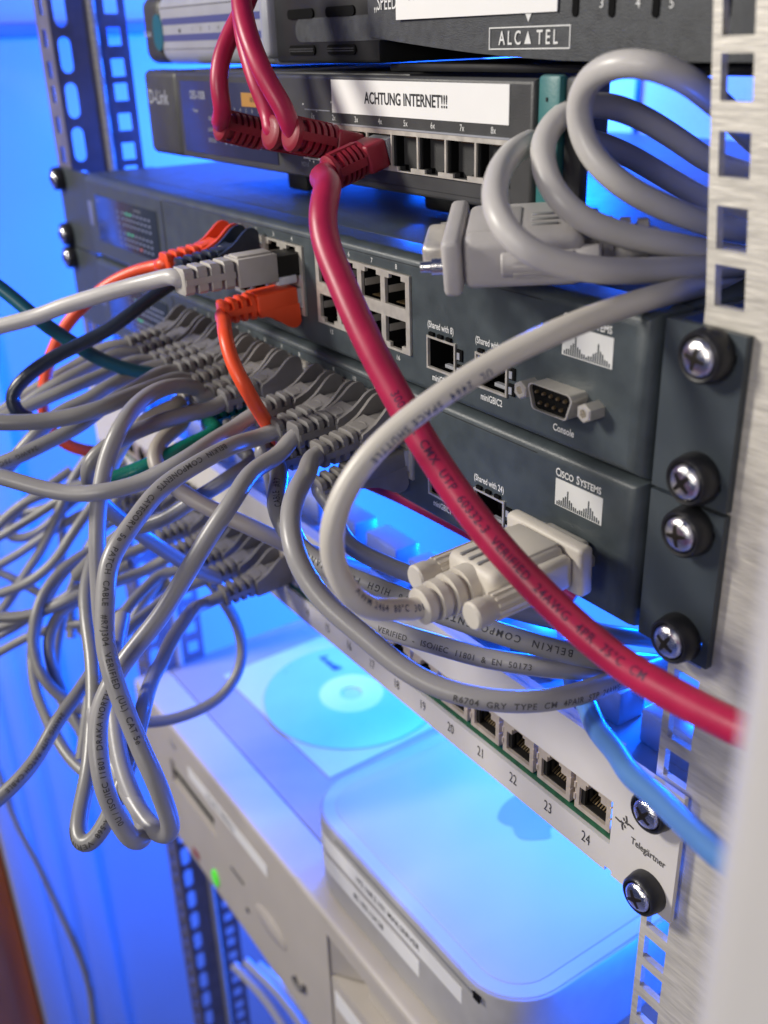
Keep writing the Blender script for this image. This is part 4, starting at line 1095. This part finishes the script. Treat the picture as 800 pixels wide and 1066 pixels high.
pc('grey cable from the ninth booted plug of the patch panel, far left and blurred', 5, [(86, 516), (62, 522), (34, 532, 570), (0, 540), (-30, 545, 570)], D=5.2)
GL = 'thin grey cables hanging in the blue lit background'
def loop(label, pts, D=5.4): cable(label, 'pvc_stone', D, pts, None, GL, n=12)
loop('thin grey cable in a wide round loop over the beige computer', [(216, 600, 470), (238, 634), (251, 670, 492), (248, 703), (221, 733, 486), (188, 747), (150, 752, 475), (112, 746), (92, 742, 466), (65, 727), (44, 705, 462), (33, 672), (37, 640, 466), (50, 610), (72, 588, 476), (97, 572, 482)])
loop('thin grey cable slanting from the hanging loops to the left edge, lower of two', [(112, 502, 520), (95, 528), (75, 556, 512), (55, 586), (36, 603, 512), (0, 617), (-40, 626, 512)])
loop('thin blurred grey cable slanting steeply to the left edge behind the loops', [(95, 470, 545), (72, 505), (60, 535, 540), (44, 570), (25, 600, 540), (6, 630), (-20, 662, 540)])
loop('thin blurred grey cable bending to the left edge below the arching cable', [(110, 498, 530), (62, 510), (30, 521, 530), (9, 537), (-10, 556, 530)])
loop('thin blurred grey cable turning back in a small hook at the left', [(108, 494, 560), (92, 508), (65, 530, 560), (45, 550), (20, 562, 560), (6, 555), (11, 541, 560), (26, 524), (48, 508, 560), (74, 490, 565)])
loop('thin blurred grey cable hanging straight down behind the vertical one', [(62, 520, 560), (66, 560), (62, 590, 560), (50, 625), (20, 650, 560), (-20, 672, 560)], 5.0)
cable('long thin cable hanging alone along the door frame at the bottom left', 'pvc_stone', 5.6, [(-20, 760, 760), (0, 805), (15, 848, 780), (42, 905), (68, 960, 800), (88, 1008), (98, 1060, 820), (98, 1120)], None, None, n=12)

# ------------------------------------------------------------------ serial cables
def db9_hood(t, o, ax, lng, m, hw=9.6, L=34.0, nut=True):
    """moulded D-sub hood: o = flange centre, ax = direction to the cable, lng = long axis"""
    ax = V(ax).normalized(); lng = V(lng); lng = (lng-ax*lng.dot(ax)).normalized(); th = ax.cross(lng)
    T = frame(V(o), lng, th, ax)
    bm = nb(); box(bm, -15.8, 15.8, -7.6, 7.6, 0, 5, 1.6, 3, T=T)
    h = part('flange', bm, m, t)
    bm = nb()
    box(bm, -hw, hw, -7.0, 7.0, 4.8, L, 3.0, 4, T=T)
    box(bm, -13.2, 13.2, -5.2, 5.2, 4.8, 18, 2.2, 3, T=T)
    box(bm, -8.2, 8.2, -7.5, 7.5, 6, 20, .7, 2, T=T)
    part('hood', bm, m, t)
    bm = nb()
    for q in (-1, 1):
        for k in range(3): box(bm, -5.5+k*3.6, -4.5+k*3.6, q*7.1-.35, q*7.1+.35, 22.5, 29.5, .2, 1, T=T)
    part('grip_slot', bm, 'slot_grey', t)
    for q in (-1, 1):
        Tq = T @ M.Translation(V((q*12.4, 0, 15)))
        bm = nb(); lathe(bm, [(3.2, 0), (3.6, .5), (3.6, 20), (3.9, 20.6), (3.9, 24.4), (3.4, 25)], Tq, 24)
        for k in range(12):
            a = k*math.pi/6; box(bm, -.45, .45, 3.3, 3.95, 3, 18, T=Tq @ M.Rotation(a, 4, 'Z'))
        p = part('thumb_screw', bm, m, t)
    bm = nb()
    prof = [(6.4, L-1), (6.2, L+3)]; h0 = L+3
    for k in range(3):
        r = 6.0-k*.45
        prof += [(r-1.3, h0+.2), (r-1.3, h0+1.5), (r, h0+1.8), (r, h0+4.3)]; h0 += 4.4
    prof += [(4.4, h0+.4)]
    lathe(bm, prof, T, 28); part('strain_relief', bm, m, t)
    bm = nb(); box(bm, -8.4, 8.4, -4.0, 4.0, -6, .2, 1.6, 3, T=T); part('metal_shell', bm, 'nickel', t)
    for q in ((-1, 1) if nut else ()):
        bm = nb(); lathe(bm, [(2.3, 0), (2.3, 3), (1.6, 3.2), (1.4, 6)], T @ M.Translation(V((q*12.4, 0, .1))) @ M.Rotation(math.pi, 4, 'X'), 16); part('screw_tip', bm, 'chrome', t)
    return V(o)+ax*(h0-3), V(o)+ax*(h0+4)
t = thing('console_cable', 'cream serial cable curving from the right rail into a cream plug in the lower switch', 'serial cable', (430, -8, -29))
a, b = db9_hood(t, (433.6, -8.3, -26.4), (-.01, -1, -.05), (1, 0, 0), 'hood_cream', 10.4, L=31, nut=False)
world = [a, b]+pix([(424, 633), (396, 636), (367, 622, 246), (349, 592), (345, 553, 238), (358, 513), (385, 474, 235), (420, 441), (465, 408, 233), (520, 374), (580, 345, 236), (640, 322), (690, 307, 247), (730, 298, 262), (800, 287, 300)], proj(b)[2])
path = smooth(spline(world, 1.5), 10)
bm = nb(); tube(bm, path, 3.0, 18); part('jacket', bm, 'pvc_cream', t)
bm = nb(); printing(bm, path, 3.0, 'AWM 2464  80°C  300V  VW-1', (410, 633), 2.6, flip=True, space=1.3); printing(bm, path, 3.0, 'UL  2464  SPACE SHUTTLE', (440, 425), 2.6, flip=True, shift=1.6, space=1.3); part('printing', bm, 'ink_blue', t)

t = thing('serial_cable', 'coiled grey serial cable with a loose grey plug lying on top of the upper switch', 'serial cable', (400, -20, 50))
nrm = V((.69, .72, .05)).normalized(); lng = V((-.66, .72, .2))
near = V((410.5, -31, 51.5)); ln = (lng-nrm*lng.dot(nrm)).normalized()
a, b = db9_hood(t, near+ln*15.8+nrm*0.5, nrm, ln, 'hood_grey', 13.6, L=36)
loops = [(640, 262, 262), (690, 268, 268), (750, 272, 285), (800, 250, 300), (805, 180, 300), (775, 135, 262), (742, 103, 242), (704, 76, 232), (662, 64, 232), (625, 72, 240), (604, 97, 249), (603, 132, 254), (619, 166, 254), (650, 194, 254), (700, 219, 258), (760, 238, 270), (810, 235, 300), (815, 195, 310), (770, 178, 296), (740, 168, 288), (700, 141, 278), (660, 118, 270), (622, 108, 264), (588, 116, 262), (567, 140, 260), (565, 170, 256), (578, 202, 252), (606, 228, 252), (650, 245, 254), (700, 255, 258), (760, 266, 270), (810, 268, 300), (820, 240, 312), (770, 222, 306), (730, 205, 302), (690, 182, 298), (650, 159, 294), (610, 145, 288), (570, 143, 278), (535, 158, 262), (517, 187, 248), (516, 217, 240), (531, 246, 236), (560, 267, 236), (605, 279, 240), (655, 282, 248), (705, 280, 256), (760, 276, 268), (820, 270, 290), (880, 262, 310)]
world = [a, b]+pix(loops, proj(b)[2])
path = smooth(spline(world, 1.5), 14)
bm = nb(); tube(bm, path, 3.25, 18); part('jacket', bm, 'pvc_light', t)

for pts in ([(255, 1000, 800), (290, 1035), (330, 1090, 790)], [(268, 1004, 805), (302, 1036), (342, 1090, 795)], [(282, 1008, 810), (314, 1038), (352, 1088, 800)], [(243, 1004, 796), (276, 1040), (312, 1095, 786)]):
    cable('pale cable in the bright blue bundle low behind the beige computer', 'pvc_light', 6.5, pts, None, 'pale cables low behind the beige computer', n=12)

for pts, lab in (([(-30, 664, 505), (0, 653), (30, 641, 505), (60, 626), (92, 608, 500), (135, 588, 490)], 'thin grey cable creeping up from the left edge under the level one'),
                 ([(150, 482, 520), (122, 520), (100, 558, 510), (80, 600), (64, 645, 505), (58, 690), (64, 730, 500), (84, 760, 495)], 'thin grey cable bowing down behind the vertical cable'),
                 ([(-30, 590, 560), (5, 597), (36, 615, 560), (70, 640), (100, 676, 555), (112, 720, 550)], 'thin blurred grey cable dipping right from the left edge'),
                 ([(130, 480, 540), (96, 500), (60, 522, 545), (25, 544), (-20, 570, 550)], 'thin blurred grey cable in a nearly straight line above the small hook'),
                 ([(170, 600, 500), (140, 640), (120, 690, 490), (112, 740), (118, 790, 480), (134, 826, 470)], 'thin grey cable descending between the hanging loops'),
                 ([(-30, 700, 540), (10, 672), (50, 655, 530), (95, 648), (140, 630, 510), (180, 604, 500)], 'thin grey cable rising gently from the left edge across the loops')):
    loop(lab, pts, 5.0)
